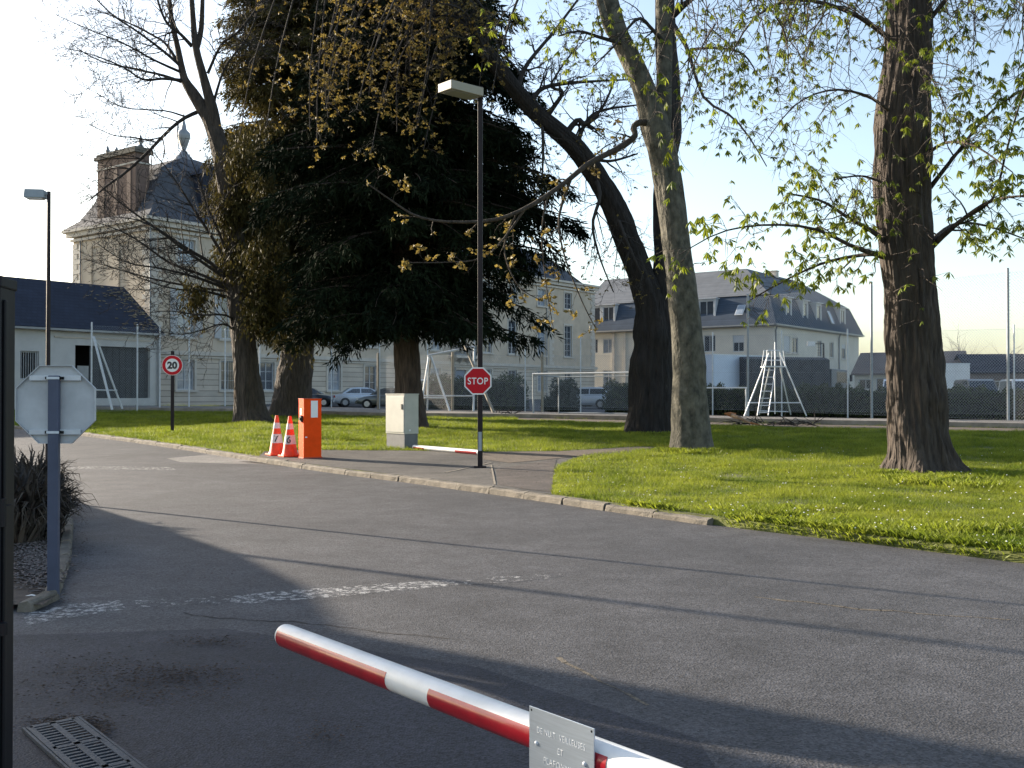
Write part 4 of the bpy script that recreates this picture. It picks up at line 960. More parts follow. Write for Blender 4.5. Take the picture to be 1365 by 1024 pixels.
def fence(label, pts, h, pm, postw, pitch=.15, off=.30, top=0.15):
    f = thing('chain_link_fence', label, 'fence', (pts[0][0], pts[0][1], 0)); o3 = Vector((pts[0][0], pts[0][1], 0))
    pmesh = None; mw = MB()
    for i, p in enumerate(pts):
        z = gz(p[1]) + off
        if pmesh is None:
            mb = MB(); mb.tube([(0, 0, -.3), (0, 0, h + top)], [postw / 2] * 2, 8); mb.lathe((0, 0, h + top), [(postw / 2 * 1.05, 0), (.01, .03)], 8); o = mb.build('post', pm, f, loc=(p[0] - o3.x, p[1] - o3.y, z)); pmesh = o.data
        else: inst('post', pmesh, f, (p[0] - o3.x, p[1] - o3.y, z))
        if i: a = pts[i - 1]; wire_panel(mw, (a[0] - o3.x, a[1] - o3.y, gz(a[1]) + off), (p[0] - o3.x, p[1] - o3.y, z), h, pitch)
    mw.build('wire_mesh', m_wire, f)['kind'] = 'stuff'
    return f
def at_px(px, A, Bp):                              # point of segment A-B under pixel column px
    k = (px - 682.5) / F; dx, dy = Bp[0] - A[0], Bp[1] - A[1]; s = (k * A[1] - A[0]) / (dx - k * dy); return (A[0] + dx * s, A[1] + dy * s)
TA, TB = (20.4, 42.1), (12.65, 54.9)
fence('tall ball stop fence of grey posts and wire mesh crossing behind the right hand trees', [(23.2, 37.5), TA, at_px(1162, TA, TB), TB], 6.1, m_post_grey, .12, .14)
BA, BB = (24.0, 48.1), (-12.7, 72.0)
fence('long low wire fence with slim white posts along the far side of the sports court', [(37, 39.6)] + [at_px(px, BA, BB) for px in (1352, 1130, 1042, 950, 860, 774, 700, 632, 570, 506)] + [BB], 4.1, m_galv, .075, .13)
LA = (-12.7, 72.0); LBp = (-23.6, 57.6)
fence('wire fence with white posts between the speed limit sign and the annex', [at_px(px, LA, LBp) for px in (392, 346, 300, 252, 213, 183, 122)], 4.9, m_galv, .1, .15, .13)
fence('short front fence of tan concrete posts behind the cabinet and lamp post', [(-7.5, 57.4), (-3.2, 55.2), (1.65, 55.6), (8.2, 55.2)], 3.0, m_post_tan, .14, .12)

# goal frame
p = GP(711, 551, .30); gl = thing('goal_frame', 'white tubular goal frame standing on the court left of the leaning tree', 'goal', (p.x, p.y, p.z), math.atan2(V.y, V.x) + math.pi)
for x in (0, 6.5): mb = MB(); mb.cyl((x, 0, 0), (x, 0, 1.95), .045, 10); mb.build('goal_post', m_post_grey, gl)
mb = MB(); mb.cyl((-.05, 0, 1.95), (6.55, 0, 1.95), .04, 10); mb.build('crossbar', m_galv, gl)
mb = MB()
for x in (.9, 6.4): mb.cyl((x, .9, 0), (x, .9, 1.8), .03, 8); 
mb.cyl((0, 0, 1.9), (.9, .9, 1.8), .03, 8); mb.cyl((6.5, 0, 1.9), (6.4, .9, 1.8), .03, 8); mb.cyl((.9, .9, 1.8), (6.4, .9, 1.8), .025, 8); mb.cyl((.9, .9, .03), (6.4, .9, .03), .025, 8); mb.build('back_stay', m_post_grey, gl)
p = GP(940, 554, .30); q_ = GP(996, 554, .30); rl = thing('handrail', 'white tubular rail crossing in front of the lorries right of the pale trunk', 'rail', p)
h_ = zat(517, p.y) - p.z; v_ = q_ - p
mb = MB(); mb.cyl((-1.6, 1.2, h_), (v_.x, v_.y, h_), .035, 10); mb.build('top_rail', m_galv, rl)
for t in (-.55, .97): mb = MB(); mb.cyl((v_.x * t, v_.y * t + (.6 if t < 0 else 0), 0), (v_.x * t, v_.y * t + (.6 if t < 0 else 0), h_), .035, 10); mb.build('rail_post', m_galv, rl)

# ladder tower
def WP(px, py, d): return PX(px, py, d)
base = GP(1033, 555, .30); T_ = thing('ladder_tower', 'white tubular climbing tower with a ladder up its front and a caged top', 'climbing frame', base)
def L_(px, py, dd): v = PX(px, py, base.y + dd) - base; return v
mb = MB()
for a, b_ in (((992, 556, -.2), (1025, 471, 0)), ((1075, 556, .2), (1040, 471, 0)), ((1054, 553, 2.2), (1040, 490, .4)), ((1012, 553, 2.2), (1026, 490, .4))):
    A, B_ = L_(*a), L_(*b_)
    A.z = gz(base.y + a[2]) - gz(base.y); mo = MB(); mo.cyl(A, B_, .033, 8); mo.build('leg', m_galv, T_)
mb = MB(); mb.cyl(L_(997, 537, -.1), L_(1066, 537, .1), .028, 8); mb.cyl(L_(1012, 548, 2), L_(1051, 549, 2), .025, 8); mb.build('brace', m_galv, T_)
mb = MB(); mb.cyl(L_(1033, 552, .5), L_(1033, 456, .5), .025, 8); mb.build('mast', m_galv, T_)
mb = MB(); A1, A2 = L_(1009.5, 554, -.9), L_(1020, 489, -.2); B1, B2_ = L_(1024, 554, -.9), L_(1034, 489, -.2)
mb.cyl(A1, A2, .022, 8); mb.cyl(B1, B2_, .022, 8); ld = mb.build('ladder', m_galv, T_)
for k in range(7): t = .06 + k * .145; mb = MB(); mb.cyl(A1.lerp(A2, t), B1.lerp(B2_, t), .02, 8); mb.build('rung', m_galv, ld)
mb = MB(); c_ = L_(1031, 489, .1); mb.box(c_, (1.0, .8, .05)); mb.build('platform', m_galv, T_)
mb = MB()
for x in (-.45, 0, .45):
    for y in (-.38, .38): mb.cyl(c_ + Vector((x, y, 0)), c_ + Vector((x * .8, y * .8, .75)), .014, 6)
for z in (.3, .75):
    s_ = 1 - .2 * z
    for y in (-.36, .36): mb.cyl(c_ + Vector((-.44 * s_, y * s_, z)), c_ + Vector((.44 * s_, y * s_, z)), .014, 6)
mb.build('cage', m_galv, T_)['kind'] = 'stuff'

def a_frame(lab, px0, base_py, legs, bars, m_):
    b0 = GP(px0, base_py, .30); t = thing('climbing_frame', lab, 'climbing frame', b0)
    for (a, b_, r_, mm) in legs:
        A = PX(a[0], a[1], b0.y + a[2]) - b0; B_ = PX(b_[0], b_[1], b0.y + b_[2]) - b0
        if a[1] > 540: A.z = gz(b0.y + a[2]) - gz(b0.y)
        mo = MB(); mo.cyl(A, B_, r_, 8); mo.build('leg', mm, t)
    for (a, b_, r_, mm) in bars:
        mo = MB(); mo.cyl(PX(a[0], a[1], b0.y + a[2]) - b0, PX(b_[0], b_[1], b0.y + b_[2]) - b0, r_, 8); mo.build('crossbar', mm, t)
    return t
a_frame('white and tan gym portico behind the lamp post with splayed legs and low bars', 600, 548,
        [((560, 548, 0), (572, 474, .4), .05, m_galv), ((599.5, 548, 0), (574, 474, .4), .055, m_galv), ((569.5, 548, 1.2), (571, 474, .4), .05, m_galv), ((564, 541, 2), (574, 480, .5), .06, m_post_tan), ((658, 554.5, -2.5), (620, 461, .4), .08, m_post_tan), ((631, 548, 0), (632, 462, .4), .05, m_galv)],
        [((562, 530.5, .6), (594, 530.5, 0), .04, m_galv), ((565, 527.5, .8), (632, 528, .4), .04, m_galv), ((571, 474, .4), (633, 462, .4), .06, m_galv)], m_galv)
a_frame('white gym frame with two leaning legs in front of the annex opening', 150, 546,
        [((149.5, 545, -.2), (125, 449, .2), .07, m_galv), ((163, 543.5, 1.5), (132, 461, .6), .06, m_galv)],
        [((122, 520, 0), (156, 520.5, .8), .04, m_galv), ((124, 449, .2), (133, 462, .6), .045, m_galv)], m_galv)

# ------------------------------------------------------------------ vehicles
m_tyre = mat('tyre', (.014, .014, .015), .85, .2, 10); m_rim = mat('rim', (.45, .46, .48), .35, .1, 6, metal=.7)
m_tail = mat('tail_lamp', (.35, .01, .012), .25, .1, 6, coat=.5); m_headl = mat('head_lamp', (.6, .63, .66), .12, .1, 4, spec=.8)
def car(label, loc, rz, paint, kind='sedan', group='cars parked before the mansion'):
    c = thing('parked_car', label, 'car', loc, rz, group)
    L, Wd, Hh = {'sedan': (4.4, 1.72, 1.42), 'hatch': (3.9, 1.68, 1.46), 'van': (4.8, 1.85, 2.0)}[kind]
    h2 = L / 2
    # lower body: sections along x with a rounded plan, built as a loft
    if kind == 'van': top = [(-h2, .75), (-h2 + .06, 1.0), (-1.2, 1.08), (.9, 1.1), (h2 - .75, 1.05), (h2 - .12, .85), (h2, .62)]
    else: top = [(-h2, .66), (-h2 + .08, .88), (-h2 + .5, .93), (-.9, .93), (.75, .93), (h2 - .6, .84), (h2 - .1, .68), (h2, .5)]
    mb = MB(); vs = []; fs = []; P = 8
    for (x, zt2) in top:
        e = abs(x) / h2; w = Wd / 2 * (1 - .16 * max(0, e - .72) / .28); zb3 = .24 + (.1 if e > .9 else 0)
        for (yy, z) in ((-w * .86, zb3), (-w * .98, zb3 + .14), (-w, .52 * (zt2 + zb3) + .05), (-w * .93, zt2 - .03), (w * .93, zt2 - .03), (w, .52 * (zt2 + zb3) + .05), (w * .98, zb3 + .14), (w * .86, zb3)): vs.append((x, yy, z))
    for i in range(len(top) - 1):
        for k in range(P): k2 = (k + 1) % P; fs.append((i * P + k, i * P + k2, (i + 1) * P + k2, (i + 1) * P + k))
    fs += [tuple(range(P)), tuple(range((len(top) - 1) * P, len(top) * P))]
    mb.mesh(vs, fs)
    b = mb.build('body', paint, c, smooth='auto', bevel=.03)
    # cabin with glass
    if kind == 'sedan': cab = [(-1.62, .92, .70), (-.98, 1.36, .58), (-.4, Hh, .56), (.25, Hh - .02, .56), (.62, 1.30, .59), (1.25, .92, .70)]
    elif kind == 'hatch': cab = [(-1.85, .92, .70), (-1.5, 1.34, .6), (-.8, Hh, .57), (.1, Hh, .57), (.5, 1.36, .59), (1.3, .92, .70)]
    else: cab = [(-2.34, 1.06, .86), (-2.2, 1.9, .76), (-1.9, Hh, .74), (.6, Hh, .74), (.95, 1.9, .75), (1.65, 1.05, .85)]
    mb = MB(); vs = []; fs = []; n = len(cab); zb4 = cab[0][1] - .04
    for s in (-1, 1):
        for (x, z, w) in cab: vs.append((x, s * w * Wd / 1.68, z))
    fs = [tuple(range(n)), tuple(range(2 * n - 1, n - 1, -1))] + [(i, i + 1, n + i + 1, n + i) for i in range(n - 1)]
    mb.mesh(vs, fs); mb.build('cabin', paint, c, bevel=.02)
    def glass_quad(pts, name, nrm):
        m2 = MB(); m2.prism([Vector(p) + Vector(nrm) * .006 for p in pts], Vector(nrm) * .008); m2.build(name, m_glass, c)
    wf = Wd / 1.68
    for s in (-1, 1):
        x0_, x1_ = cab[0][0] + .28, cab[-1][0] - .28; zt3 = Hh - .12; zb5 = cab[0][1] + .07
        def yy(z): 
            f = (z - cab[0][1]) / (Hh - cab[0][1]); return s * (cab[0][2] + (cab[2][2] - cab[0][2]) * f) * wf
        xm = (x0_ + x1_) / 2 - .05
        xt0 = cab[1][0] + .2; xt1 = cab[-2][0] - .12
        glass_quad([(x0_, yy(zb5), zb5), (xm - .04, yy(zb5), zb5), (xm - .04, yy(zt3), zt3), (xt0, yy(zt3), zt3)], 'side_window', (0, s, .15))
        glass_quad([(xm + .04, yy(zb5), zb5), (x1_, yy(zb5), zb5), (xt1, yy(zt3), zt3), (xm + .04, yy(zt3), zt3)], 'side_window', (0, s, .15))
    for (a, b2_, nm, nx) in ((cab[-1], cab[-2], 'windscreen', 1), (cab[0], cab[1], 'rear_window', -1)):
        A = (a[0] + (b2_[0] - a[0]) * .1, a[1] + (b2_[1] - a[1]) * .1); B_ = (a[0] + (b2_[0] - a[0]) * .95, a[1] + (b2_[1] - a[1]) * .95)
        wa, wb2 = a[2] * wf * .9, b2_[2] * wf * .9; d_n = Vector((nx * abs(b2_[1] - a[1]), 0, abs(b2_[0] - a[0]))).normalized()
        glass_quad([(A[0], -wa, A[1]), (A[0], wa, A[1]), (B_[0], wb2, B_[1]), (B_[0], -wb2, B_[1])], nm, d_n)
    rw = .31
    for x in (-h2 + .82, h2 - .82):
        for s in (-1, 1):
            y1 = s * (Wd / 2 + .012)
            mb = MB(); mb.cyl((x, y1 - s * .02, rw), (x, y1 - s * .2, rw + .02), rw + .035, 20); mb.build('wheel_arch', m_dark, c)
            mb = MB(); mb.cyl((x, y1, rw), (x, y1 - s * .19, rw), rw, 20); wh = mb.build('wheel', m_tyre, c)
            mb = MB(); mb.cyl((x, y1 + s * .008, rw), (x, y1 - s * .02, rw), rw * .62, 16); mb.build('rim', m_rim, wh)
    for s in (-1, 1):
        mb = MB(); mb.box((-h2 + .06, s * Wd * .37, .74 if kind != 'van' else .9), (.1, .3, .16)); mb.build('tail_lamp', m_tail, c, bevel=.01)
        mb = MB(); mb.box((h2 - .12, s * Wd * .35, .64), (.14, .34, .14)); mb.build('headlight', m_headl, c, bevel=.02)
        mb = MB(); mb.box((cab[-1][0] - .3, s * (Wd / 2 + .06), .98), (.12, .16, .11)); mb.build('mirror', paint, c, bevel=.02)
    mb = MB(); mb.box((-h2 - .005, 0, .6), (.02, .5, .12)); mb.build('number_plate', m_signwhite, c)
    mb = MB(); mb.box((-h2 + .03, 0, .42), (.12, Wd * .86, .16)); mb.box((h2 - .02, 0, .42), (.12, Wd * .82, .16)); mb.build('bumper', paint, c, bevel=.03)
    return c
m_silver = mat('silver_car_paint', (.55, .60, .66), .3, .04, 2, metal=.35, coat=.6); m_darkcar = mat('dark_car_paint', (.035, .045, .06), .28, .05, 2, metal=.2, coat=.7)
m_greycar = mat('grey_car_paint', (.11, .115, .11), .3, .05, 2, metal=.3, coat=.6); m_whitecar = mat('white_car_paint', (.68, .70, .72), .3, .03, 2, coat=.6)
def gp(px, d): k = (px - 682.5) / F; return (k * d, d, gz(d) - .02)
car('dark blue saloon parked behind the orange barrier box', gp(408, 75), R(4), m_darkcar, 'sedan')
car('silver saloon with its red tail lamp seen between the fence posts', gp(483, 75), R(18), m_silver, 'sedan')
car('dark grey saloon nosing out from behind the electric cabinet', gp(519, 70.5), R(176), m_greycar, 'sedan')
car('white van parked behind the conifer trunk and grey saloon', gp(553, 78), R(160), m_whitecar, 'van')
car('silver hatchback behind the fence left of the leaning trunk', gp(783, 70), R(160), m_silver, 'hatch')
car('dark hatchback half hidden by the hedge beside the silver one', gp(803, 75), R(165), m_darkcar, 'hatch')
car('white van whose windscreen shows over the hedge left of the right hand tree', gp(1194, 74), R(250), m_whitecar, 'van', 'vans behind the long hedge')
car('grey van whose windscreen shows over the hedge by the white box lorry', gp(1302, 68), R(262), m_greycar, 'van', 'vans behind the long hedge')
car('pale van at the right edge behind the hedge and white fence post', gp(1362, 68), R(258), m_silver, 'van', 'vans behind the long hedge')
def lorry(label, loc, rz, L, H, bm_, cabm, tarp=False, group='lorries beside the mansard block'):
    t = thing('lorry', label, 'lorry', loc, rz, group); Wd = 2.5
    mb = MB(); mb.box((0, 0, .95), (L + 2.2, .9, .22)); mb.build('chassis', m_black, t)
    mb = MB()
    if tarp: mb.prism([(-L / 2, -Wd / 2, 1.1), (-L / 2, -Wd / 2, H - .22), (-L / 2, -.6, H), (-L / 2, .6, H), (-L / 2, Wd / 2, H - .22), (-L / 2, Wd / 2, 1.1)], (L, 0, 0))
    else: mb.box((0, 0, (H + 1.1) / 2), (L, Wd, H - 1.1))
    bd = mb.build('cargo_body', bm_, t, bevel=.04)
    if tarp:
        for k in range(7): mb = MB(); mb.box((-L / 2 + L * (k + .5) / 7, -Wd / 2 - .012, (H + 1.0) / 2), (.05, .02, H - 1.4)); mb.build('tarpaulin_strap', m_black, bd)
    else:
        for x in (-L / 2 - .02,):
            for s in (-1, 1): mb = MB(); mb.box((x, s * Wd / 4, (H + 1.1) / 2), (.05, Wd / 2 - .06, H - 1.25)); mb.build('rear_door', bm_, bd)
        mb = MB()
        for z in (1.12, H - .02): mb.box((0, -Wd / 2 - .01, z), (L, .04, .08)); mb.box((-L / 2 - .04, 0, z), (.04, Wd, .1))
        mb.build('edge_trim', m_galv, bd)
    xc = L / 2 + 1.05
    mb = MB(); mb.prism([(xc - .85, -1.15, .7), (xc + .85, -1.15, .7), (xc + .85, -1.15, 1.6), (xc + .6, -1.15, 2.75), (xc - .85, -1.15, 2.85)], (0, 2.3, 0)); cb2 = mb.build('cab', cabm, t, bevel=.05)
    for s in (-1, 1): mb = MB(); mb.prism([(xc - .35, s * 1.156, 1.7), (xc + .68, s * 1.156, 1.7), (xc + .5, s * 1.156, 2.55), (xc - .35, s * 1.156, 2.6)], (0, s * .01, 0)); mb.build('side_window', m_glass, cb2); mb = MB(); mb.box((xc + .8, s * 1.4, 2.1), (.1, .25, .55)); mb.build('mirror', m_black, cb2)
    mb = MB(); mb.prism([(xc + .845, -1.0, 1.65), (xc + .845, 1.0, 1.65), (xc + .625, 1.0, 2.65), (xc + .625, -1.0, 2.65)], (.03, 0, .006)); mb.build('windscreen', m_glass, cb2)
    for x in (xc - .1, -L / 2 + 1.6, -L / 2 + .7 + 2.0):
        for s in (-1, 1): mb = MB(); mb.cyl((x, s * 1.2, .48), (x, s * .9, .48), .48, 20); w2 = mb.build('wheel', m_tyre, t); mb = MB(); mb.cyl((x, s * 1.21, .48), (x, s * 1.1, .48), .27, 14); mb.build('rim', m_rim, w2)
    for s in (-1, 1): mb = MB(); mb.box((-L / 2 - .05, s * 1.1, .95), (.06, .2, .5)); mb.build('tail_lamp', m_orange, t)
    return t
m_tarp = mat('dark_tarpaulin', (.026, .032, .042), .85, .25, 2, .4, 5); m_box = mat('pale_blue_box', (.50, .57, .66), .45, .05, 1)
lorry('pale blue box lorry with orange rear corner beside the pale trunk', gp(975, 84), R(34), 6.5, 3.95, m_box, m_whitecar)
lorry('lorry under a dark grey tarpaulin behind the ladder tower', gp(1040, 84), R(14), 7.6, 3.8, m_tarp, mat('lorry_cab_paint', (.10, .13, .16), .35, .08, 2, coat=.4), True)
lorry('small white box lorry showing past the right hand tree trunk', gp(1266, 95), R(80), 4.2, 3.4, m_whitecar, m_whitecar)
# floodlight pole by the mansard block
p = gp(1098, 100); fl = thing('floodlight', 'small white floodlight on a slim dark mast before the mansard block', 'floodlight', p)
z_ = zat(458, 100) - p[2]; mb = MB(); mb.cyl((0, 0, 0), (0, 0, z_), .09, 8); mb.build('mast', m_pole_brown, fl)
mb = MB(); mb.cyl((0, 0, z_), (-1.2, 0, z_ - .05), .05, 6); mb.build('arm', m_pole_brown, fl); mb = MB(); mb.box((-1.3, -.2, z_ - .05), (.7, .5, .45)); mb.build('lamp_head', m_white, fl)
# ------------------------------------------------------------------ trees
def bark_mat(name, col, col2, stretch=(1, 1, .18), sc=9, bump=1.0):
    m = mat(name, col, .92, .35, sc, 0, 20, stretch=stretch, col2=col2, detail=8); N, L, b = nodes_of(m)
    tc = N.new('ShaderNodeTexCoord'); mp = N.new('ShaderNodeMapping'); mp.inputs['Scale'].default_value = stretch; L.new(tc.outputs['Object'], mp.inputs[0])
    vo = N.new('ShaderNodeTexVoronoi'); vo.feature = 'F1'; vo.inputs['Scale'].default_value = 11; vo.inputs['Randomness'].default_value = 1
    nz = N.new('ShaderNodeTexNoise'); nz.inputs['Scale'].default_value = 4; nz.inputs['Detail'].default_value = 5; L.new(mp.outputs[0], nz.inputs['Vector'])
    ad = N.new('ShaderNodeVectorMath'); ad.operation = 'MULTIPLY_ADD'; ad.inputs[1].default_value = (.35, .35, .35); L.new(nz.outputs['Color'], ad.inputs[0]); L.new(mp.outputs[0], ad.inputs[2]); L.new(ad.outputs[0], vo.inputs['Vector'])
    bp = N.new('ShaderNodeBump'); bp.inputs['Strength'].default_value = bump; bp.inputs['Distance'].default_value = .05; bp.invert = True; L.new(vo.outputs['Distance'], bp.inputs['Height'])
    L.new(bp.outputs[0], b.inputs['Normal']); return m
m_bark6 = bark_mat('chestnut_bark', (.026, .019, .016), (.075, .057, .044))
m_bark5 = bark_mat('pale_bark', (.045, .044, .032), (.15, .138, .105), (1, 1, .6), 5.5, .5)
m_bark4 = bark_mat('dark_bark', (.010, .008, .007), (.028, .022, .019))
m_bark1 = bark_mat('brown_bark', (.04, .031, .024), (.085, .066, .05))
m_bark3 = bark_mat('conifer_bark', (.04, .027, .02), (.09, .06, .045))
m_twig = mat('twigs', (.03, .025, .022), .9, .25, 6)
m_twig_pale = mat('pale_twigs', (.15, .12, .085), .9, .25, 6)
m_leaf = mat('young_leaves', (.10, .15, .014), .5, .35, 2.5, transl=.5, col2=(.23, .265, .028), rnd=.4, spec=.35)
m_bud = mat('bronze_buds', (.15, .105, .025), .6, .3, 2.5, transl=.4, col2=(.25, .185, .045), rnd=.45)
m_needle = mat('conifer_needles', (.008, .014, .008), .9, .3, .6, col2=(.017, .025, .011), rnd=.4, spec=.08)
m_needle_br = mat('olive_needles', (.05, .045, .014), .65, .3, .5, transl=.25, col2=(.085, .07, .022), rnd=.5, spec=.1)
m_ivy = mat('ivy_leaves', (.03, .05, .012), .4, .3, 1, transl=.2, col2=(.06, .075, .02), rnd=.5)

def smooth_path(pts, rad, n):
    """Catmull-Rom through pts; returns n points and radii"""
    P = [Vector(p) for p in pts]; out = []; ro = []
    S = len(P) - 1
    for i in range(n):
        t = i / (n - 1) * S; k = min(int(t), S - 1); u = t - k
        p0, p1, p2, p3 = P[max(k - 1, 0)], P[k], P[k + 1], P[min(k + 2, S)]
        out.append(.5 * ((2 * p1) + (p2 - p0) * u + (2 * p0 - 5 * p1 + 4 * p2 - p3) * u * u + (3 * p1 - p0 - 3 * p2 + p3) * u ** 3)); ro.append(rad[k] + (rad[k + 1] - rad[k]) * u)
    return out, ro
def trunk_mesh(mb, pts, rad, nseg=40, sides=28, rough=.10, flare=0.0, seed=0, lobes=0, knots=(), ridge=0.0):
    path, ro = smooth_path(pts, rad, nseg); z0 = path[0].z
    def rf(i, a, p):
        q = Vector((math.cos(a) * 1.6, math.sin(a) * 1.6, p.z * .9 + seed * 9))
        v = 1 + rough * noise.noise(q) + rough * .45 * noise.noise(Vector((math.cos(a) * 6, math.sin(a) * 6, p.z * 1.3 + seed)))
        h = max(0, p.z - z0)
        if ridge: v += ridge * (abs(noise.noise(Vector((math.cos(a) * 7.5, math.sin(a) * 7.5, p.z * 1.15 + seed)))) * 2.2 + .5 * abs(noise.noise(Vector((math.cos(a) * 15, math.sin(a) * 15, p.z * 2.6)))) - .5)
        if lobes: v += .10 * math.cos(a * lobes + seed + h * .3) * math.exp(-h / 2.5)
        for (ka, kz, kh, ks) in knots:
            da = (a - ka + math.pi) % (2 * math.pi) - math.pi; v += kh * math.exp(-(da * da) / .35 - ((h - kz) / ks) ** 2)
        v += flare * math.exp(-h / .35) * (1 + .45 * math.cos(a * 5 + seed) + .25 * math.cos(a * 3 - seed)); return v
    mb.tube(path, ro, sides, 0, True, rf); return path, ro

class Twigs:
    """collects branch tubes and the points where leaves sit"""
    def __init__(s): s.mb = MB(); s.tips = []; s.pale = MB()
    def branch(s, path, rad, sides=5): s.mb.tube(path, rad, sides, cap=False)
RMIN = .005
def rvec(r): return Vector((r.gauss(0, 1), r.gauss(0, 1), r.gauss(0, 1)))
def grow(T, p, d, L, r, lvl, rr, droop=0.0, wig=.16, n=6, kids=5, ratio=.55, tipup=0.0, spread=.8, leafy=True, tmin=.25):
    d = d.normalized(); path = [p.copy()]; rad = [r]; pos = p.copy(); st = L / n
    for i in range(n):
        f = (i + 1) / n
        d = (d + rvec(rr) * wig + Vector((0, 0, -droop * st * (1 if f < .7 else .3) + tipup * st * (f ** 2)))).normalized(); pos = pos + d * st; path.append(pos.copy()); rad.append(r * (1 - .82 * f))
    T.branch(path, rad, 6 if r > .04 else (4 if r > .012 else 3))
    if lvl <= 0:
        if leafy:
            T.tips.append((path[-1], d.copy()))
            if L > .5 and rr.random() < .7: T.tips.append((path[n // 2], d.copy()))
        return path
    for k in range(kids):
        t = tmin + (1 - tmin) * (k + rr.random()) / kids; i = min(int(t * n), n - 1); u = t * n - i; q = path[i].lerp(path[i + 1], u); dd = (path[i + 1] - path[i]).normalized()
        side = rvec(rr); side = (side - dd * side.dot(dd)).normalized(); nd = dd * (1 - spread * .5) + side * spread
        grow(T, q, nd, L * ratio * rr.uniform(.6, 1.15) * (1.15 - .5 * t), max(RMIN, r * (1 - .8 * t) * .6), lvl - 1, rr, droop, wig, max(3, n - 1), max(2, kids - 1), ratio, tipup, spread, leafy, tmin)
    grow(T, path[-1], d, L * ratio * .7, rad[-1], 0 if lvl < 2 else lvl - 2, rr, droop, wig, 3, 2, ratio, tipup, spread, leafy)
    return path

def leaf_variants(kind):
    out = []
    for s in range(3):
        r_ = random.Random(s + 11); vs = []; fs = []
        vs = [Vector((0, 0, 0))]
        if kind == 'palm':
            tilt = r_.uniform(.65, 1.25); az0 = r_.uniform(0, 6.28); nl = r_.choice([5, 5, 6, 7])
            for k in range(nl):
                a = az0 + (k - (nl - 1) / 2) * .7 + r_.uniform(-.2, .2); l = (.165 - .014 * abs(k - (nl - 1) / 2)) * r_.uniform(.7, 1.2); w = l * .27
                dirv = Vector((math.cos(a) * math.cos(tilt), math.sin(a) * math.cos(tilt), -math.sin(tilt) * r_.uniform(.7, 1.2))).normalized()
                sd = dirv.cross(Vector((0, 0, 1))).normalized(); up = sd.cross(dirv)
                n = len(vs)
                vs += [dirv * l * .6 + sd * w * .5 - up * l * .06, dirv * l * .62 + up * l * .05, dirv * l * .6 - sd * w * .5 - up * l * .06, dirv * l - Vector((0, 0, l * .12))]
                fs += [(0, n, n + 1), (0, n + 1, n + 2), (n, n + 3, n + 1), (n + 1, n + 3, n + 2)]
        else:                                      # small opening bud leaves
            for k in range(6):
                dirv = Vector((r_.gauss(0, 1), r_.gauss(0, 1), r_.gauss(-.2, .8))).normalized(); l = r_.uniform(.05, .095); w = l * .55; sd = dirv.cross(rvec(r_)).normalized(); n = len(vs)
                up = sd.cross(dirv)
                vs += [dirv * l * .5 + sd * w * .5, dirv * l * .5 + up * w * .2, dirv * l * .5 - sd * w * .5, dirv * l]
                fs += [(0, n, n + 1), (0, n + 1, n + 2), (n, n + 3, n + 1), (n + 1, n + 3, n + 2)]
        out.append((np.array([tuple(v) for v in vs], np.float32), np.array(fs, np.int32)))
    return out
LV = {'palm': leaf_variants('palm'), 'bud': leaf_variants('bud')}
def leaves_on(T, parent, origin, kind, m, smin, smax, keep=1.0, indiv=300, name='leaf', extra=()):
    """the leaves showing largest become objects of their own, all others one foliage mesh"""
    rr = random.Random(5); pts = [t for t in T.tips if rr.random() < keep] + list(extra)
    meshes = []
    for v, f in LV[kind]:
        o = raw(name, v, f, m); meshes.append(o.data); bpy.data.objects.remove(o)
    rec = []
    for p, d in pts:
        w = p + origin; vis = 0
        if w.y > 1:
            px = 682.5 + F * w.x / w.y; py = 526 - F * (w.z - CZ) / w.y
            if -10 < px < 1375 and -10 < py < 1030: vis = 1
        s = rr.uniform(smin, smax); rec.append((vis * s / max(w.y, 1), p, s, rr.uniform(0, 6.28), rr.randrange(3), rr.gauss(0, .25), rr.gauss(0, .25)))
    rec.sort(key=lambda a: -a[0])
    if indiv:
        for (_, p, s, a, v, rx, ry) in rec[:indiv]:
            o = bpy.data.objects.new(name, meshes[v]); C.objects.link(o); o.parent = parent; o.location = p; o.rotation_euler = (rx, ry, a); o.scale = (s, s, s)
    rest = rec[indiv:]
    if not rest: return
    V_, F_ = [], []; off = 0
    for v in range(3):
        sel = [r_ for r_ in rest if r_[4] == v]
        if not sel: continue
        bv, bf = LV[kind][v]; n = len(sel)
        Ms = np.array([np.array((Matrix.Rotation(r_[3], 3, 'Z') @ Matrix.Rotation(r_[5], 3, 'X') @ Matrix.Rotation(r_[6], 3, 'Y')) * r_[2]) for r_ in sel]); tr = np.array([tuple(r_[1]) for r_ in sel])
        vv = np.einsum('nij,kj->nki', Ms, bv) + tr[:, None, :]
        ff = bf[None] + (np.arange(n) * len(bv))[:, None, None] + off
        V_.append(vv.reshape(-1, 3)); F_.append(ff.reshape(-1, 3)); off += n * len(bv)
    o = raw('foliage', np.concatenate(V_), np.concatenate(F_), m, parent); o['kind'] = 'stuff'
def blade_quads(base, d, l, w):
    n = len(base); d = d / np.linalg.norm(d, axis=1, keepdims=True); r_ = rng.normal(size=(n, 3)); s = np.cross(d, r_); s /= np.linalg.norm(s, axis=1, keepdims=True) + 1e-9
    v = np.zeros((n, 4, 3)); v[:, 0] = base; v[:, 1] = base + d * (l * .45)[:, None] + s * (w / 2)[:, None]; v[:, 2] = base + d * l[:, None]; v[:, 3] = base + d * (l * .45)[:, None] - s * (w / 2)[:, None]
    return v.reshape(-1, 3), np.arange(n)[:, None] * 4 + np.array([[0, 1, 2, 3]])
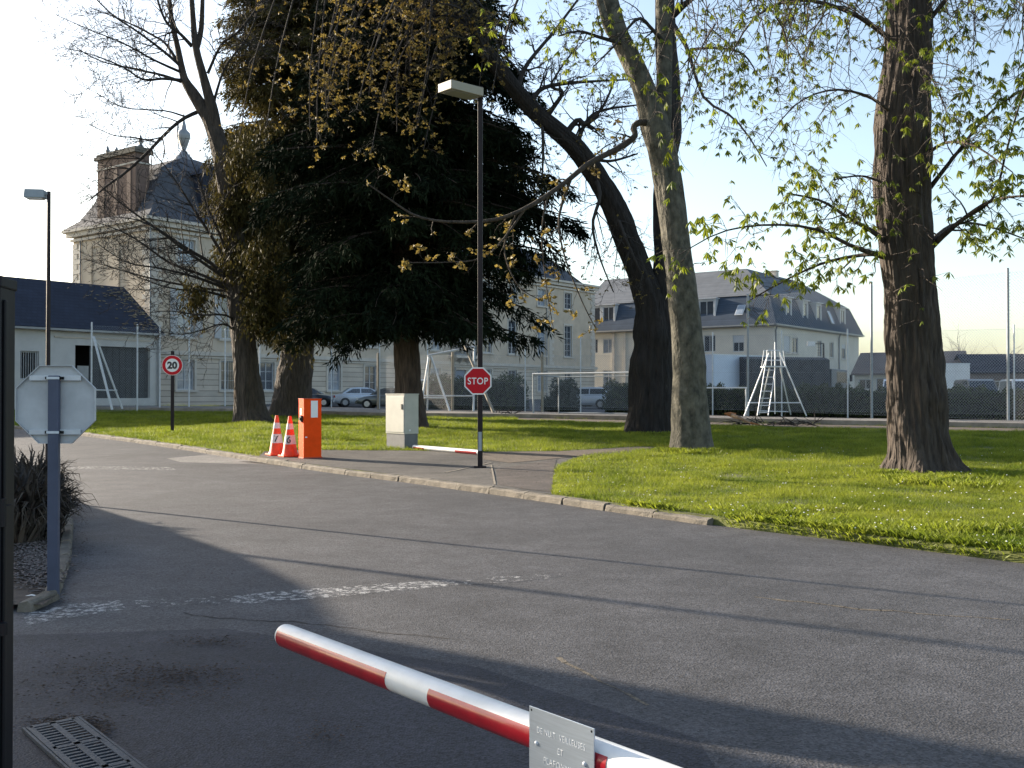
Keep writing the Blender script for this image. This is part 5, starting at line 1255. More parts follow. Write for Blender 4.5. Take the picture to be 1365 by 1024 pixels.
def pts_px(lst, origin, r_px=True):
    """list of (px, py, depth, width in px) -> local points and radii"""
    P = [PX(a, b, d) - origin for a, b, d, w in lst]; Rr2 = [w * d / F / 2 for a, b, d, w in lst]; return P, Rr2

# ---- right hand chestnut
def tree_root(lab, px, py, name, off=.1): 
    p = GP(px, py, off); return thing(name, lab, 'tree', p), p
t6, o6 = tree_root('big rugged chestnut with fresh green leaves, the trunk nearest to the right edge', 1229, 628, 'chestnut_tree')
mb = MB(); D6 = o6.y
tp = [(1229, 642, D6, 92), (1228, 622, D6, 84), (1227, 600, D6, 77), (1222, 540, D6, 71), (1218, 470, D6, 65), (1213, 380, D6, 63), (1206, 300, D6, 62), (1203, 230, D6, 66), (1203, 170, D6, 68), (1209, 90, D6, 57), (1211, 0, D6, 54), (1214, -120, D6, 46), (1220, -260, D6 + .3, 30), (1230, -400, D6 + .3, 12)]
P, Rr2 = pts_px(tp, o6); path6, ro6 = trunk_mesh(mb, P, Rr2, 260, 150, .17, .42, 3, 4, ridge=.085, knots=[(3.0, 4.6, .20, .55), (3.4, 5.6, .22, .7), (3.3, 2.2, .10, .3), (4.6, 3.3, .12, .25), (5.2, 4.0, .10, .2), (4.9, 1.7, .08, .22)])
for s in (-1, 1): pass
mb.build('trunk', m_bark6, t6, smooth=True)
T = Twigs(); rr = random.Random(31); RMIN = .0072
def limb(T, lst, origin, rr, cnt, L, lvl=1, droop=.25, seg=14, **k):
    P, Q = pts_px(lst, origin); path, ro = smooth_path(P, Q, seg); T.branch(path, ro, 8 if Q[0] > .05 else 5)
    for i in range(cnt):
        t = .22 + .78 * (i + rr.random()) / cnt; j = min(int(t * (seg - 1)), seg - 2); d = (path[j + 1] - path[j]).normalized(); side = rvec(rr); side = (side - d * side.dot(d)).normalized()
        grow(T, path[j], d * .6 + side * .8, L * rr.uniform(.5, 1.2) * (1.2 - .5 * t), max(.006, ro[j] * .45), lvl, rr, droop, **k)
    T.tips.append((path[-1], d.copy())); return path
limbs6 = [
 [(1190, 335, D6, 22), (1168, 312, D6 - .3, 14), (1130, 290, D6 - .7, 10), (1095, 268, D6 - 1.1, 7), (1050, 258, D6 - 1.5, 4)],
 [(1188, 345, D6, 20), (1140, 330, D6 - .6, 11), (1085, 305, D6 - 1.4, 8), (1020, 300, D6 - 2.2, 6), (960, 310, D6 - 3, 4), (905, 340, D6 - 3.6, 2.5)],
 [(1188, 338, D6, 18), (1150, 340, D6 + .6, 10), (1100, 350, D6 + 1, 7), (1050, 372, D6 + 1.2, 5), (1000, 400, D6 + 1.4, 3)],
 [(1240, 330, D6, 20), (1262, 310, D6 - .4, 14), (1292, 286, D6 - .9, 11), (1322, 268, D6 - 1.4, 8), (1370, 262, D6 - 2, 6), (1440, 280, D6 - 2.6, 3)],
 [(1292, 288, D6 - .9, 9), (1325, 262, D6 - 1.3, 7), (1342, 200, D6 - 1.6, 6), (1366, 118, D6 - 2, 5), (1400, 40, D6 - 2.5, 3)],
 [(1238, 325, D6, 14), (1270, 300, D6 + .8, 9), (1310, 300, D6 + 1.6, 6), (1370, 320, D6 + 2.2, 3)],
 [(1240, 250, D6, 14), (1275, 205, D6 - .5, 9), (1320, 150, D6 - 1, 6), (1380, 110, D6 - 1.5, 4)],
 [(1236, 205, D6, 12), (1262, 190, D6 - 1, 8), (1300, 195, D6 - 2, 6), (1350, 230, D6 - 3, 3)],
 [(1200, 160, D6, 12), (1160, 130, D6 - .8, 8), (1110, 120, D6 - 1.6, 6), (1060, 140, D6 - 2.2, 4), (1020, 190, D6 - 2.6, 2)],
 [(1196, 60, D6, 16), (1140, 20, D6 - .6, 12), (1070, 0, D6 - 1.2, 9), (1010, 20, D6 - 1.8, 6), (970, 80, D6 - 2.2, 3)],
 [(1236, 30, D6, 14), (1290, -30, D6 - .6, 11), (1340, -40, D6 - 1, 8), (1400, 0, D6 - 1.4, 5), (1440, 80, D6 - 1.7, 3)],
 [(1196, -40, D6, 18), (1120, -110, D6 - .8, 13), (1020, -130, D6 - 1.4, 9), (940, -80, D6 - 2, 6), (900, 10, D6 - 2.2, 3)],
 [(1214, -100, D6, 16), (1180, -160, D6 - 2, 12), (1120, -170, D6 - 4, 9), (1060, -90, D6 - 5, 5), (1030, 20, D6 - 5.4, 3)],
 [(1222, -120, D6, 16), (1280, -190, D6 - 1.5, 12), (1350, -200, D6 - 3, 8), (1400, -90, D6 - 3.8, 4)],
 [(1205, -150, D6, 14), (1150, -230, D6 + 2, 11), (1090, -230, D6 + 4, 8), (1050, -120, D6 + 5, 5), (1040, 10, D6 + 5.2, 3)],
 [(1225, -60, D6, 14), (1290, -120, D6 + 2, 10), (1360, -100, D6 + 4, 6), (1400, 10, D6 + 5, 3)],
 [(1214, 110, D6, 9), (1222, 90, D6 - 1.2, 7), (1240, 100, D6 - 2.4, 5), (1262, 150, D6 - 3, 2.5)],
 [(1190, 250, D6, 9), (1150, 235, D6 - 1, 6), (1110, 240, D6 - 1.8, 3)],
]
for i, lst in enumerate(limbs6):
    lst = [(a, b, c, w * .5) for a, b, c, w in lst]
    if i == 8: T_low = list(T.tips); T.tips = []
    if i < 8: limb(T, lst, o6, rr, 20 if i in (0, 1, 2) else 14, .85, 1, .3, kids=5, tipup=1.1, wig=.2)
    else: limb(T, lst, o6, rr, 17, 1.5, 2, 1.0, kids=3, tipup=1.2, wig=.2, ratio=.6)
# long pendulous strands from the upper crown
for _ in range(190):
    px_ = rr.uniform(880, 1400); dd_ = D6 + rr.gauss(0, 2.4); p = PX(px_, rr.uniform(-140, 40), dd_) - o6
    grow(T, p, Vector((rr.gauss(0, .5), rr.gauss(0, .4), -.7)), rr.uniform(1.0, 2.8), .013, 1, rr, .5, wig=.16, n=9, kids=8, ratio=.3, tipup=.6, spread=.9)
# epicormic shoots on the trunk
for z_ in (470, 425, 400, 385, 360, 350, 340, 300, 270, 250, 235, 215, 190, 150, 120, 80, 60, 30):
    for s in range(2):
        p = PX(1212 + rr.uniform(-26, 26), z_ + rr.uniform(-12, 12), D6 - .46) - o6; grow(T, p, Vector((rr.gauss(0, .6), -1, rr.uniform(-.2, .6))), rr.uniform(.25, .8), .012, 0, rr, .8)
T.mb.build('branches', m_bark6, t6, smooth=True); T2_ = Twigs(); T2_.tips = T_low; leaves_on(T2_, t6, o6, 'palm', m_leaf, .6, 1.45, .8, 300); leaves_on(T, t6, o6, 'palm', m_leaf, .45, 1.15, .36, 0)

# ---- pale trunk in the middle
t5, o5 = tree_root('tall pale barked tree with forked stems and few fresh leaves right of the STOP sign', 923, 599, 'pale_tree')
D5 = o5.y; mb = MB()
P, Rr2 = pts_px([(924, 610, D5, 52), (922, 580, D5, 50), (919, 520, D5, 45), (915, 440, D5, 40), (906, 360, D5, 37), (897, 290, D5, 36), (886, 220, D5, 36), (874, 168, D5, 38), (862, 130, D5, 30), (846, 90, D5, 27), (828, 52, D5, 26), (815, 10, D5, 24), (800, -60, D5, 22), (780, -200, D5, 14), (770, -340, D5, 6)], o5)
trunk_mesh(mb, P, Rr2, 130, 60, .13, .3, 5, 0, ridge=.03, knots=[(4.2, 1.6, .10, .25), (4.9, 3.2, .08, .2), (3.6, 4.1, .10, .2), (5.0, 6.5, .12, .3), (4.0, 8.6, .16, .4), (5.6, 2.4, .08, .2)])
P, Rr2 = pts_px([(882, 190, D5 + .05, 20), (884, 150, D5 + .1, 22), (885, 100, D5 + .2, 21), (886, 50, D5 + .3, 20), (884, 0, D5 + .3, 20), (880, -100, D5 + .4, 16), (870, -250, D5 + .4, 8)], o5); trunk_mesh(mb, P, Rr2, 30, 20, .1, 0, 6)
P, Rr2 = pts_px([(834, 66, D5, 12), (812, 40, D5 - .2, 12), (802, 10, D5 - .3, 10), (790, -40, D5 - .4, 8)], o5); trunk_mesh(mb, P, Rr2, 16, 12, .1, 0, 8)
mb.build('trunk', m_bark5, t5, smooth=True)
T = Twigs(); Tb = Twigs(); rr = random.Random(77)
# the looping low branch that reaches left across the lamp post
limb(Tb, [(872, 168, D5, 12), (855, 163, D5 - .3, 9), (844, 170, D5 - .4, 8), (846, 182, D5 - .5, 8), (820, 200, D5 - .8, 8), (785, 218, D5 - 1.2, 7.5), (750, 246, D5 - 1.6, 6.5), (706, 275, D5 - 2, 6), (660, 293, D5 - 2.2, 5), (600, 296, D5 - 2.4, 4), (555, 288, D5 - 2.6, 3.4), (520, 266, D5 - 2.8, 2.4), (490, 245, D5 - 3, 1.6)], o5, rr, 13, .8, 1, .1, seg=34, kids=3, wig=.22)
limb(Tb, [(700, 278, D5 - 2, 4), (670, 320, D5 - 2.2, 3), (640, 345, D5 - 2.5, 2.4), (590, 350, D5 - 2.8, 1.6), (540, 350, D5 - 3, 1.2)], o5, rr, 10, .7, 1, .2, kids=3)
limb(Tb, [(760, 240, D5 - 1.5, 5), (745, 290, D5 - 1.7, 3.5), (752, 340, D5 - 1.8, 2.5), (775, 400, D5 - 1.9, 1.8), (795, 440, D5 - 1.9, 1.2)], o5, rr, 8, .7, 1, .3, kids=2)
limb(Tb, [(730, 260, D5 - 1.8, 3), (722, 310, D5 - 2, 2), (728, 380, D5 - 2.1, 1.6), (738, 440, D5 - 2.1, 1.1)], o5, rr, 7, .6, 1, .3, kids=2)
limb(Tb, [(690, 282, D5 - 2, 3), (672, 330, D5 - 2.1, 2.4), (690, 380, D5 - 2.2, 1.6), (720, 400, D5 - 2.2, 1)], o5, rr, 7, .6, 1, .3, kids=2)
limbs5 = [
 [(893, 28, D5 + .3, 14), (908, 50, D5 - .3, 9), (918, 70, D5 - .6, 8), (928, 105, D5 - 1, 6), (942, 135, D5 - 1.3, 5), (975, 155, D5 - 1.7, 4), (1000, 185, D5 - 2, 3), (1022, 222, D5 - 2.2, 2)],
 [(888, 60, D5 + .3, 9), (870, 40, D5 - .5, 7), (850, 25, D5 - .9, 6), (820, 60, D5 - 1.4, 4), (790, 90, D5 - 1.8, 2)],
 [(898, 20, D5 + .4, 14), (920, 0, D5, 11), (960, -30, D5 - .6, 9), (1020, -40, D5 - 1.2, 6), (1060, 30, D5 - 1.6, 3)],
 [(920, 66, D5 - .6, 6), (955, 64, D5 - 1, 5), (990, 72, D5 - 1.4, 4), (1010, 100, D5 - 1.7, 2)],
 [(812, 0, D5, 14), (770, -40, D5 - .6, 10), (720, -50, D5 - 1.2, 8), (690, 0, D5 - 1.6, 5), (670, 60, D5 - 1.9, 3)],
 [(835, 60, D5, 9), (800, 50, D5 - .8, 7), (772, 42, D5 - 1.4, 5), (745, 48, D5 - 2, 3)],
 [(806, -60, D5, 14), (760, -140, D5 + 1, 10), (700, -160, D5 + 2, 7), (660, -80, D5 + 2.6, 4)],
 [(882, -60, D5 + .3, 14), (930, -140, D5 - 1, 11), (1000, -150, D5 - 2, 8), (1060, -60, D5 - 2.8, 4), (1075, 40, D5 - 3, 2)],
 [(880, -100, D5 + .3, 12), (910, -190, D5 + 2, 10), (960, -190, D5 + 4, 7), (990, -80, D5 + 5, 4)],
]
for i, lst in enumerate(limbs5): limb(T, [(a, b, c, w * .7) for a, b, c, w in lst], o5, rr, 14, 1.3, 2, .8, kids=3, tipup=.9, wig=.2, ratio=.6)
for (x, y) in ((882, 40), (872, 75), (880, 58), (900, 100), (905, 118), (890, 118), (842, 66), (806, 28), (896, 185), (905, 250), (902, 190), (880, 345), (905, 352), (912, 358), (925, 352), (870, 100), (858, 118), (830, 52)):
    p = PX(x, y, D5 - .4) - o5; 
    for s in range(3): grow(T, p, Vector((rr.gauss(.3, .7), -1, rr.uniform(-.3, .6))), rr.uniform(.2, .6), .01, 0, rr, .8)
m1 = Tb.mb.build('low_branch', m_bark1, t5, smooth=True); T.mb.build('branches', m_twig, t5, smooth=True)
leaves_on(T, t5, o5, 'palm', m_leaf, .6, 1.4, .42, 300)
Tb_leaf = Twigs(); Tb_leaf.tips = Tb.tips; leaves_on(Tb_leaf, t5, o5, 'bud', m_bud, 1.2, 2.2, .75, 0)

# ---- dark leaning tree
t4, o4 = tree_root('dark old tree whose arched stem leans far to the left over the lawn', 866, 577, 'leaning_tree')
D4 = o4.y; mb = MB()
P, Rr2 = pts_px([(866, 586, D4, 62.0), (866, 560, D4, 56.0), (868, 510, D4, 52.0), (872, 450, D4, 52.0), (868, 405, D4, 46.0), (855, 370, D4, 34.3), (838, 325, D4 - .1, 31.2), (818, 275, D4 - .2, 29.6), (796, 235, D4 - .3, 26.5), (768, 198, D4 - .4, 25.0), (735, 168, D4 - .5, 22.6), (706, 142, D4 - .6, 21.1), (680, 112, D4 - .8, 19.5), (655, 78, D4 - 1, 18.7), (625, 40, D4 - 1.2, 17.2), (590, 0, D4 - 1.4, 14.8), (540, -50, D4 - 1.6, 10.9), (470, -90, D4 - 1.8, 5.5)], o4)
trunk_mesh(mb, P, Rr2, 160, 80, .17, .24, 2, 3, ridge=.09, knots=[(4.7, 1.2, .1, .3), (4.0, 2.6, .14, .4), (5.2, 3.6, .1, .3)])
P, Rr2 = pts_px([(878, 430, D4, 40), (884, 390, D4, 32), (884, 340, D4, 24), (883, 280, D4, 24), (887, 220, D4, 28), (893, 170, D4, 32), (890, 100, D4, 30), (887, 40, D4, 28), (886, -60, D4, 22), (884, -240, D4, 10)], o4); trunk_mesh(mb, P, Rr2, 50, 20, .12, 0, 4)
P, Rr2 = pts_px([(892, 175, D4, 16), (901, 140, D4, 12), (902, 100, D4, 8), (899, 55, D4, 3)], o4); trunk_mesh(mb, P, Rr2, 12, 10, .1, 0, 5)
mb.build('trunk', m_bark4, t4, smooth=True)
T = Twigs(); rr = random.Random(12); RMIN = .008
limbs4 = [
 [(706, 140, D4 - .6, 10), (720, 120, D4 - .4, 6), (748, 112, D4 - .2, 5), (800, 108, D4, 3), (850, 106, D4 + .2, 1.5)],
 [(725, 160, D4 - .5, 9), (740, 140, D4 - .8, 6), (750, 122, D4 - 1, 5), (735, 112, D4 - 1.2, 3), (770, 60, D4 - 1.2, 2)],
 [(752, 182, D4 - .4, 9), (770, 160, D4 - .4, 7), (782, 166, D4 - .6, 6), (805, 140, D4 - .8, 4), (822, 100, D4 - .8, 2)],
 [(768, 196, D4 - .4, 8), (780, 165, D4 - .2, 5), (800, 148, D4, 4), (850, 140, D4 + .3, 2)],
 [(722, 158, D4 - .5, 5), (724, 190, D4 - .9, 4), (723, 235, D4 - 1, 2)],
 [(790, 228, D4 - .3, 7), (800, 260, D4 - .8, 5), (790, 300, D4 - 1, 4), (800, 345, D4 - 1.1, 2.5), (818, 390, D4 - 1.1, 1.5)],
 [(820, 280, D4 - .2, 6), (835, 320, D4 - .9, 4), (858, 372, D4 - 1.1, 2)],
 [(690, 125, D4 - .8, 8), (700, 90, D4 - .6, 6), (740, 40, D4 - .4, 4), (770, 0, D4 - .2, 3)],
 [(775, 205, D4 - .4, 6), (810, 215, D4, 4), (850, 205, D4 + .4, 2)],
]
for lst in limbs4: limb(T, lst, o4, rr, 13, 1.6, 2, .12, kids=4, wig=.2, ratio=.55)
T.mb.build('branches', m_twig, t4, smooth=True); leaves_on(T, t4, o4, 'bud', m_bud, .8, 1.4, .18, 0)
# drooping leaf bud sprays hanging from the arch in front of the conifer
T = Twigs(); rr = random.Random(99)
hang = [(650, 78, 40), (630, 45, 30), (610, 20, 30), (580, -10, 40), (540, -40, 40), (500, -60, 45), (460, -80, 45)]
for (sx, sy, n_) in hang:
    for _ in range(4):
        dd = D4 - 1.2 - rr.uniform(0, 2.6); ex = sx + rr.gauss(-60, 45); ey = rr.uniform(30, 120)
        limb(T, [(sx, sy, D4 - 1.2, 4), ((sx * .6 + ex * .4), min(sy, ey) - 25, dd, 2.6), (ex, ey - 30, dd - .2, 1.8), (ex - rr.uniform(0, 30), ey + rr.uniform(20, 90), dd - .3, 1.2)], o4, rr, 15, 1.15, 1, .6, kids=6, wig=.2, spread=1.0)
T.mb.build('hanging_twigs', m_twig, t4, smooth=True); RMIN = .005; leaves_on(T, t4, o4, 'bud', m_bud, .9, 2.0, .5, 300)

# ---- conifer in the middle and its lighter neighbour
def conifer(tree, o, trunk, z0, z1, prof, nb, m, seed, needles=(.18, .42), hang=.75, per=46, lop=None, tm=None, wid=.055):
    rr = random.Random(seed); mb = MB(); P, Rr2 = pts_px(trunk, o); path, ro = trunk_mesh(mb, P, Rr2, 110, 60, .12, .25, seed, 3, ridge=.07); mb.build('trunk', tm or m_bark3, tree, smooth=True)
    T = Twigs(); bases = []; dirs = []
    def axis(z):
        for a, b in zip(path[:-1], path[1:]):
            if a.z <= z <= b.z: return a.lerp(b, (z - a.z) / (b.z - a.z + 1e-9))
        return path[-1]
    for i in range(nb):
        f = (i + rr.random()) / nb; z = z0 + (z1 - z0) * f ** .9; az = rr.uniform(0, 2 * math.pi); L = prof(f) * (rr.uniform(.5, 1.0) if rr.random() < .45 else rr.uniform(.9, 1.22)) * (lop(az) if lop else 1)
        c = axis(z); d = Vector((math.cos(az), math.sin(az), 0)); n = 8; pth = []
        rise = rr.uniform(.05, .22) * L; sag = rr.uniform(.18, .42) * L
        for k in range(n + 1): t = k / n; pth.append(c + d * L * t + Vector((0, 0, rise * t - sag * t * t)) + Vector((noise.noise(Vector((i, t * 2, 0))), noise.noise(Vector((i, t * 2, 5))), 0)) * .25 * t)
        T.branch(pth, [max(.008, .018 * L * (1 - t / n * .9)) for t in range(n + 1)], 4)
        m_ = int(per * L / 4)
        for s in range(m_):
            t = .12 + .88 * rr.random() ** .8; k = min(int(t * n), n - 1); q = pth[k].lerp(pth[k + 1], t * n - k); side = d.cross(Vector((0, 0, 1)))
            w = (1.1 - .7 * t) * .95 * min(1, L / 3); q = q + side * rr.gauss(0, w * .5) + Vector((0, 0, rr.uniform(-.25, .1)))
            ax = Vector((d.x * .5 + rr.gauss(0, .4), d.y * .5 + rr.gauss(0, .4), -hang * rr.uniform(.6, 1.5))).normalized(); sl2 = rr.uniform(.35, .8)
            for b in range(8):
                u = b / 8 * sl2; bases.append(tuple(q + ax * u)); dv = ax + rvec(rr) * .45; dirs.append(tuple(dv))
    bases = np.array(bases); dirs = np.array(dirs); n = len(bases)
    v, f = blade_quads(bases, dirs, rng.uniform(*needles, n), rng.uniform(.6, 1.4, n) * wid)
    T.mb.build('branches', tm or m_bark3, tree)
    o_ = raw('foliage', v, f, m, tree); o_['kind'] = 'stuff'
t3_, o3_ = tree_root('huge dark conifer with drooping branches in the middle behind the grey cabinet', 550, 571, 'conifer')
D3 = o3_.y
conifer(t3_, o3_, [(552, 580, D3, 46), (548, 540, D3, 36), (543, 480, D3, 32), (540, 400, D3, 30), (540, 200, D3, 26), (545, 0, D3, 20), (550, -200, D3, 12), (552, -330, D3, 3)],
        3.9, 22.5, lambda f: (4.4 + 6.5 * f if f < .25 else 5.7 - 4.9 * ((f - .25) / .75) ** 1.3), 560, m_needle, 3, (.18, .44), .8, 84, lop=lambda a: .72 + .28 * abs(math.cos(a)) + (-.03 if math.cos(a) > .5 else -.12 if math.cos(a) < -.5 else 0), wid=.06)
t2_, o2_ = tree_root('conifer with olive brown sunlit foliage over a stout trunk left of the orange box', 387, 555, 'conifer')
D2_ = o2_.y
conifer(t2_, o2_, [(388, 560, D2_, 50), (392, 520, D2_, 46), (398, 460, D2_, 40), (402, 380, D2_, 34), (402, 200, D2_, 26), (400, 0, D2_, 18), (398, -160, D2_, 8), (398, -220, D2_, 3)],
        4.2, 25.5, lambda f: (2.0 + 6.5 * f if f < .3 else 4.1 - 1.6 * ((f - .3) / .7) ** 1.6 - (2.2 * (f - .8) / .2 if f > .8 else 0)), 420, m_needle_br, 8, (.16, .40), .95, 95, tm=m_bark1, wid=.06)

# ---- bare tree on the left with ivy on its stem
t1, o1 = tree_root('bare leafless tree leaning left with ivy on its stem beside the speed limit sign', 336, 563, 'bare_tree')
D1 = o1.y; mb = MB()
P, Rr2 = pts_px([(338, 566, D1, 44), (334, 540, D1, 37), (328, 480, D1, 31), (320, 410, D1, 30), (312, 330, D1, 28), (305, 260, D1, 26), (295, 205, D1, 23), (282, 165, D1, 20), (270, 145, D1, 17), (258, 126, D1, 14), (247, 108, D1, 11), (242, 90, D1, 9), (236, 60, D1, 7), (228, 20, D1, 6), (220, -60, D1, 4)], o1); trunk_mesh(mb, P, Rr2, 120, 60, .13, .25, 9, 3, ridge=.08)
P, Rr2 = pts_px([(290, 190, D1, 18), (284, 150, D1 - .1, 15), (276, 120, D1 - .2, 13), (269, 95, D1 - .2, 11), (261, 62, D1 - .2, 9), (257, 20, D1 - .2, 7), (252, -60, D1 - .2, 5)], o1); trunk_mesh(mb, P, Rr2, 24, 14, .1, 0, 3)
P, Rr2 = pts_px([(262, 65, D1 - .2, 8), (268, 40, D1, 7), (270, 0, D1, 5.5), (272, -60, D1, 4)], o1); trunk_mesh(mb, P, Rr2, 12, 10, .1, 0, 3)
mb.build('trunk', m_bark1, t1, smooth=True)
T = Twigs(); rr = random.Random(3); RMIN = .0115
limbs1 = [
 [(256, 62, D1, 8), (240, 45, D1 - .4, 6), (222, 30, D1 - .8, 5), (210, 0, D1 - 1, 4), (200, -40, D1 - 1, 2)],
 [(244, 95, D1, 8), (222, 60, D1 + .4, 5), (205, 48, D1 + .8, 4), (170, 30, D1 + 1.2, 3), (120, 10, D1 + 1.5, 1.6)],
 [(243, 90, D1, 7), (215, 66, D1 - .5, 5), (180, 40, D1 - .9, 4), (150, 20, D1 - 1.2, 3), (110, -20, D1 - 1.4, 2)],
 [(245, 98, D1, 6), (205, 80, D1 - .8, 4), (165, 58, D1 - 1.4, 3), (120, 40, D1 - 1.8, 2), (75, 20, D1 - 2.2, 1)],
 [(246, 108, D1, 8), (220, 105, D1 - .6, 5), (190, 106, D1 - 1, 4), (165, 90, D1 - 1.4, 3), (120, 72, D1 - 1.9, 2), (76, 62, D1 - 2.2, 1)],
 [(250, 112, D1, 7), (215, 100, D1 + .5, 5), (178, 92, D1 + 1, 3.5), (130, 80, D1 + 1.4, 2), (90, 55, D1 + 1.6, 1)],
 [(262, 150, D1, 8), (245, 158, D1 - .4, 7), (225, 174, D1 - .8, 6), (195, 205, D1 - 1.2, 5.5), (165, 232, D1 - 1.6, 5), (145, 246, D1 - 1.8, 4), (118, 268, D1 - 2, 2)],
 [(248, 156, D1 - .3, 4), (222, 148, D1 - .6, 3), (190, 146, D1 - .8, 2.4), (160, 142, D1 - 1, 2), (130, 125, D1 - 1.2, 1.2), (105, 112, D1 - 1.3, 1)],
 [(210, 190, D1 - 1, 3), (180, 184, D1 - 1.4, 2.4), (150, 180, D1 - 1.6, 2), (118, 165, D1 - 1.8, 1)],
 [(277, 98, D1 - .2, 6), (295, 60, D1 - .6, 4.5), (320, 40, D1 - 1, 4), (350, 0, D1 - 1.4, 3)],
 [(284, 140, D1 - .1, 6), (300, 90, D1 - .4, 4), (330, 50, D1 - .6, 3), (345, 10, D1 - .7, 2)],
]
for lst in limbs1: limb(T, [(a, b, c, w * .72) for a, b, c, w in lst], o1, rr, 22, 2.5, 2, -.05, kids=4, wig=.13, ratio=.5, spread=.6, leafy=False)
for lst in [[(306, 372, D1, 10), (280, 350, D1 - .5, 8), (255, 335, D1 - 1, 7), (220, 312, D1 - 1.6, 5), (180, 285, D1 - 2.2, 4), (150, 262, D1 - 2.6, 2.5), (126, 240, D1 - 2.9, 1.2)],
 [(306, 375, D1, 9), (270, 350, D1 - 1.2, 6), (235, 325, D1 - 2, 5), (200, 300, D1 - 2.8, 3.5), (165, 290, D1 - 3.4, 2), (120, 290, D1 - 3.8, 1)],
 [(300, 380, D1, 8), (265, 365, D1 - .4, 6), (225, 350, D1 - .8, 5), (180, 318, D1 - 1.2, 3.5), (140, 300, D1 - 1.5, 2), (105, 292, D1 - 1.8, 1)],
 [(302, 385, D1, 8), (262, 370, D1 - 1.4, 6), (215, 358, D1 - 2.2, 4), (170, 350, D1 - 2.8, 3), (130, 325, D1 - 3.2, 1.4)],
 [(300, 388, D1, 7), (255, 382, D1 - .6, 5), (205, 372, D1 - 1, 4), (160, 360, D1 - 1.4, 2.4), (112, 345, D1 - 1.7, 1)],
 [(300, 395, D1, 7), (270, 388, D1 - 1, 5), (232, 385, D1 - 1.6, 3.4), (190, 372, D1 - 2, 2.2), (150, 352, D1 - 2.4, 1)],
 [(308, 360, D1, 9), (285, 320, D1 - .6, 7), (262, 285, D1 - 1, 6), (240, 250, D1 - 1.4, 4), (215, 215, D1 - 1.7, 2.2), (190, 190, D1 - 1.9, 1)],
 [(306, 350, D1, 8), (292, 310, D1 - .8, 6), (276, 275, D1 - 1.2, 5), (265, 240, D1 - 1.5, 3), (252, 205, D1 - 1.7, 1.4)],
 [(318, 455, D1, 6), (312, 440, D1 - .3, 5), (295, 432, D1 - .8, 4), (270, 440, D1 - 1.2, 3), (240, 446, D1 - 1.5, 2), (205, 440, D1 - 1.8, 1)],
 [(314, 430, D1, 6), (300, 420, D1 - 1, 4.5), (265, 420, D1 - 1.6, 3.4), (230, 415, D1 - 2, 2), (190, 418, D1 - 2.3, 1)]]:
    limb(T, [(a, b, c, w * .62) for a, b, c, w in lst], o1, rr, 24, 2.3, 2, -.12, kids=4, wig=.11, ratio=.5, spread=.6, leafy=False)
T.mb.build('branches', m_twig, t1, smooth=True)
RMIN = .005
# ivy and yew foliage hanging round the stem
bs, ds = [], []
for _ in range(3800):
    f = rr.random() ** .8; py = 175 + f * 260; w = 8 + 34 * max(0, min(1, (py - 150) / 150)); cl_ = int(rr.random() * 46); cr2 = random.Random(cl_ * 7 + 3); f = cr2.random() ** .8; py = 175 + f * 255; w = 8 + 36 * max(0, min(1, (py - 150) / 150)); px = 332 + 14 * f + cr2.gauss(0, w * .72) + rr.gauss(0, 9); q = PX(px, py + rr.gauss(0, 9) + abs(rr.gauss(0, 14)), D1 + cr2.gauss(0, 1.0) + rr.gauss(0, .4)) - o1
    for b in range(7): bs.append(tuple(q + rvec(rr) * .12 + Vector((0, 0, -b * .05)))); ds.append((rr.gauss(0, .5), rr.gauss(0, .5), -1))
bs = np.array(bs); ds = np.array(ds); v, f = blade_quads(bs, ds, rng.uniform(.14, .34, len(bs)), rng.uniform(.05, .1, len(bs)))
raw('ivy', v, f, m_needle_br, t1)['kind'] = 'stuff'

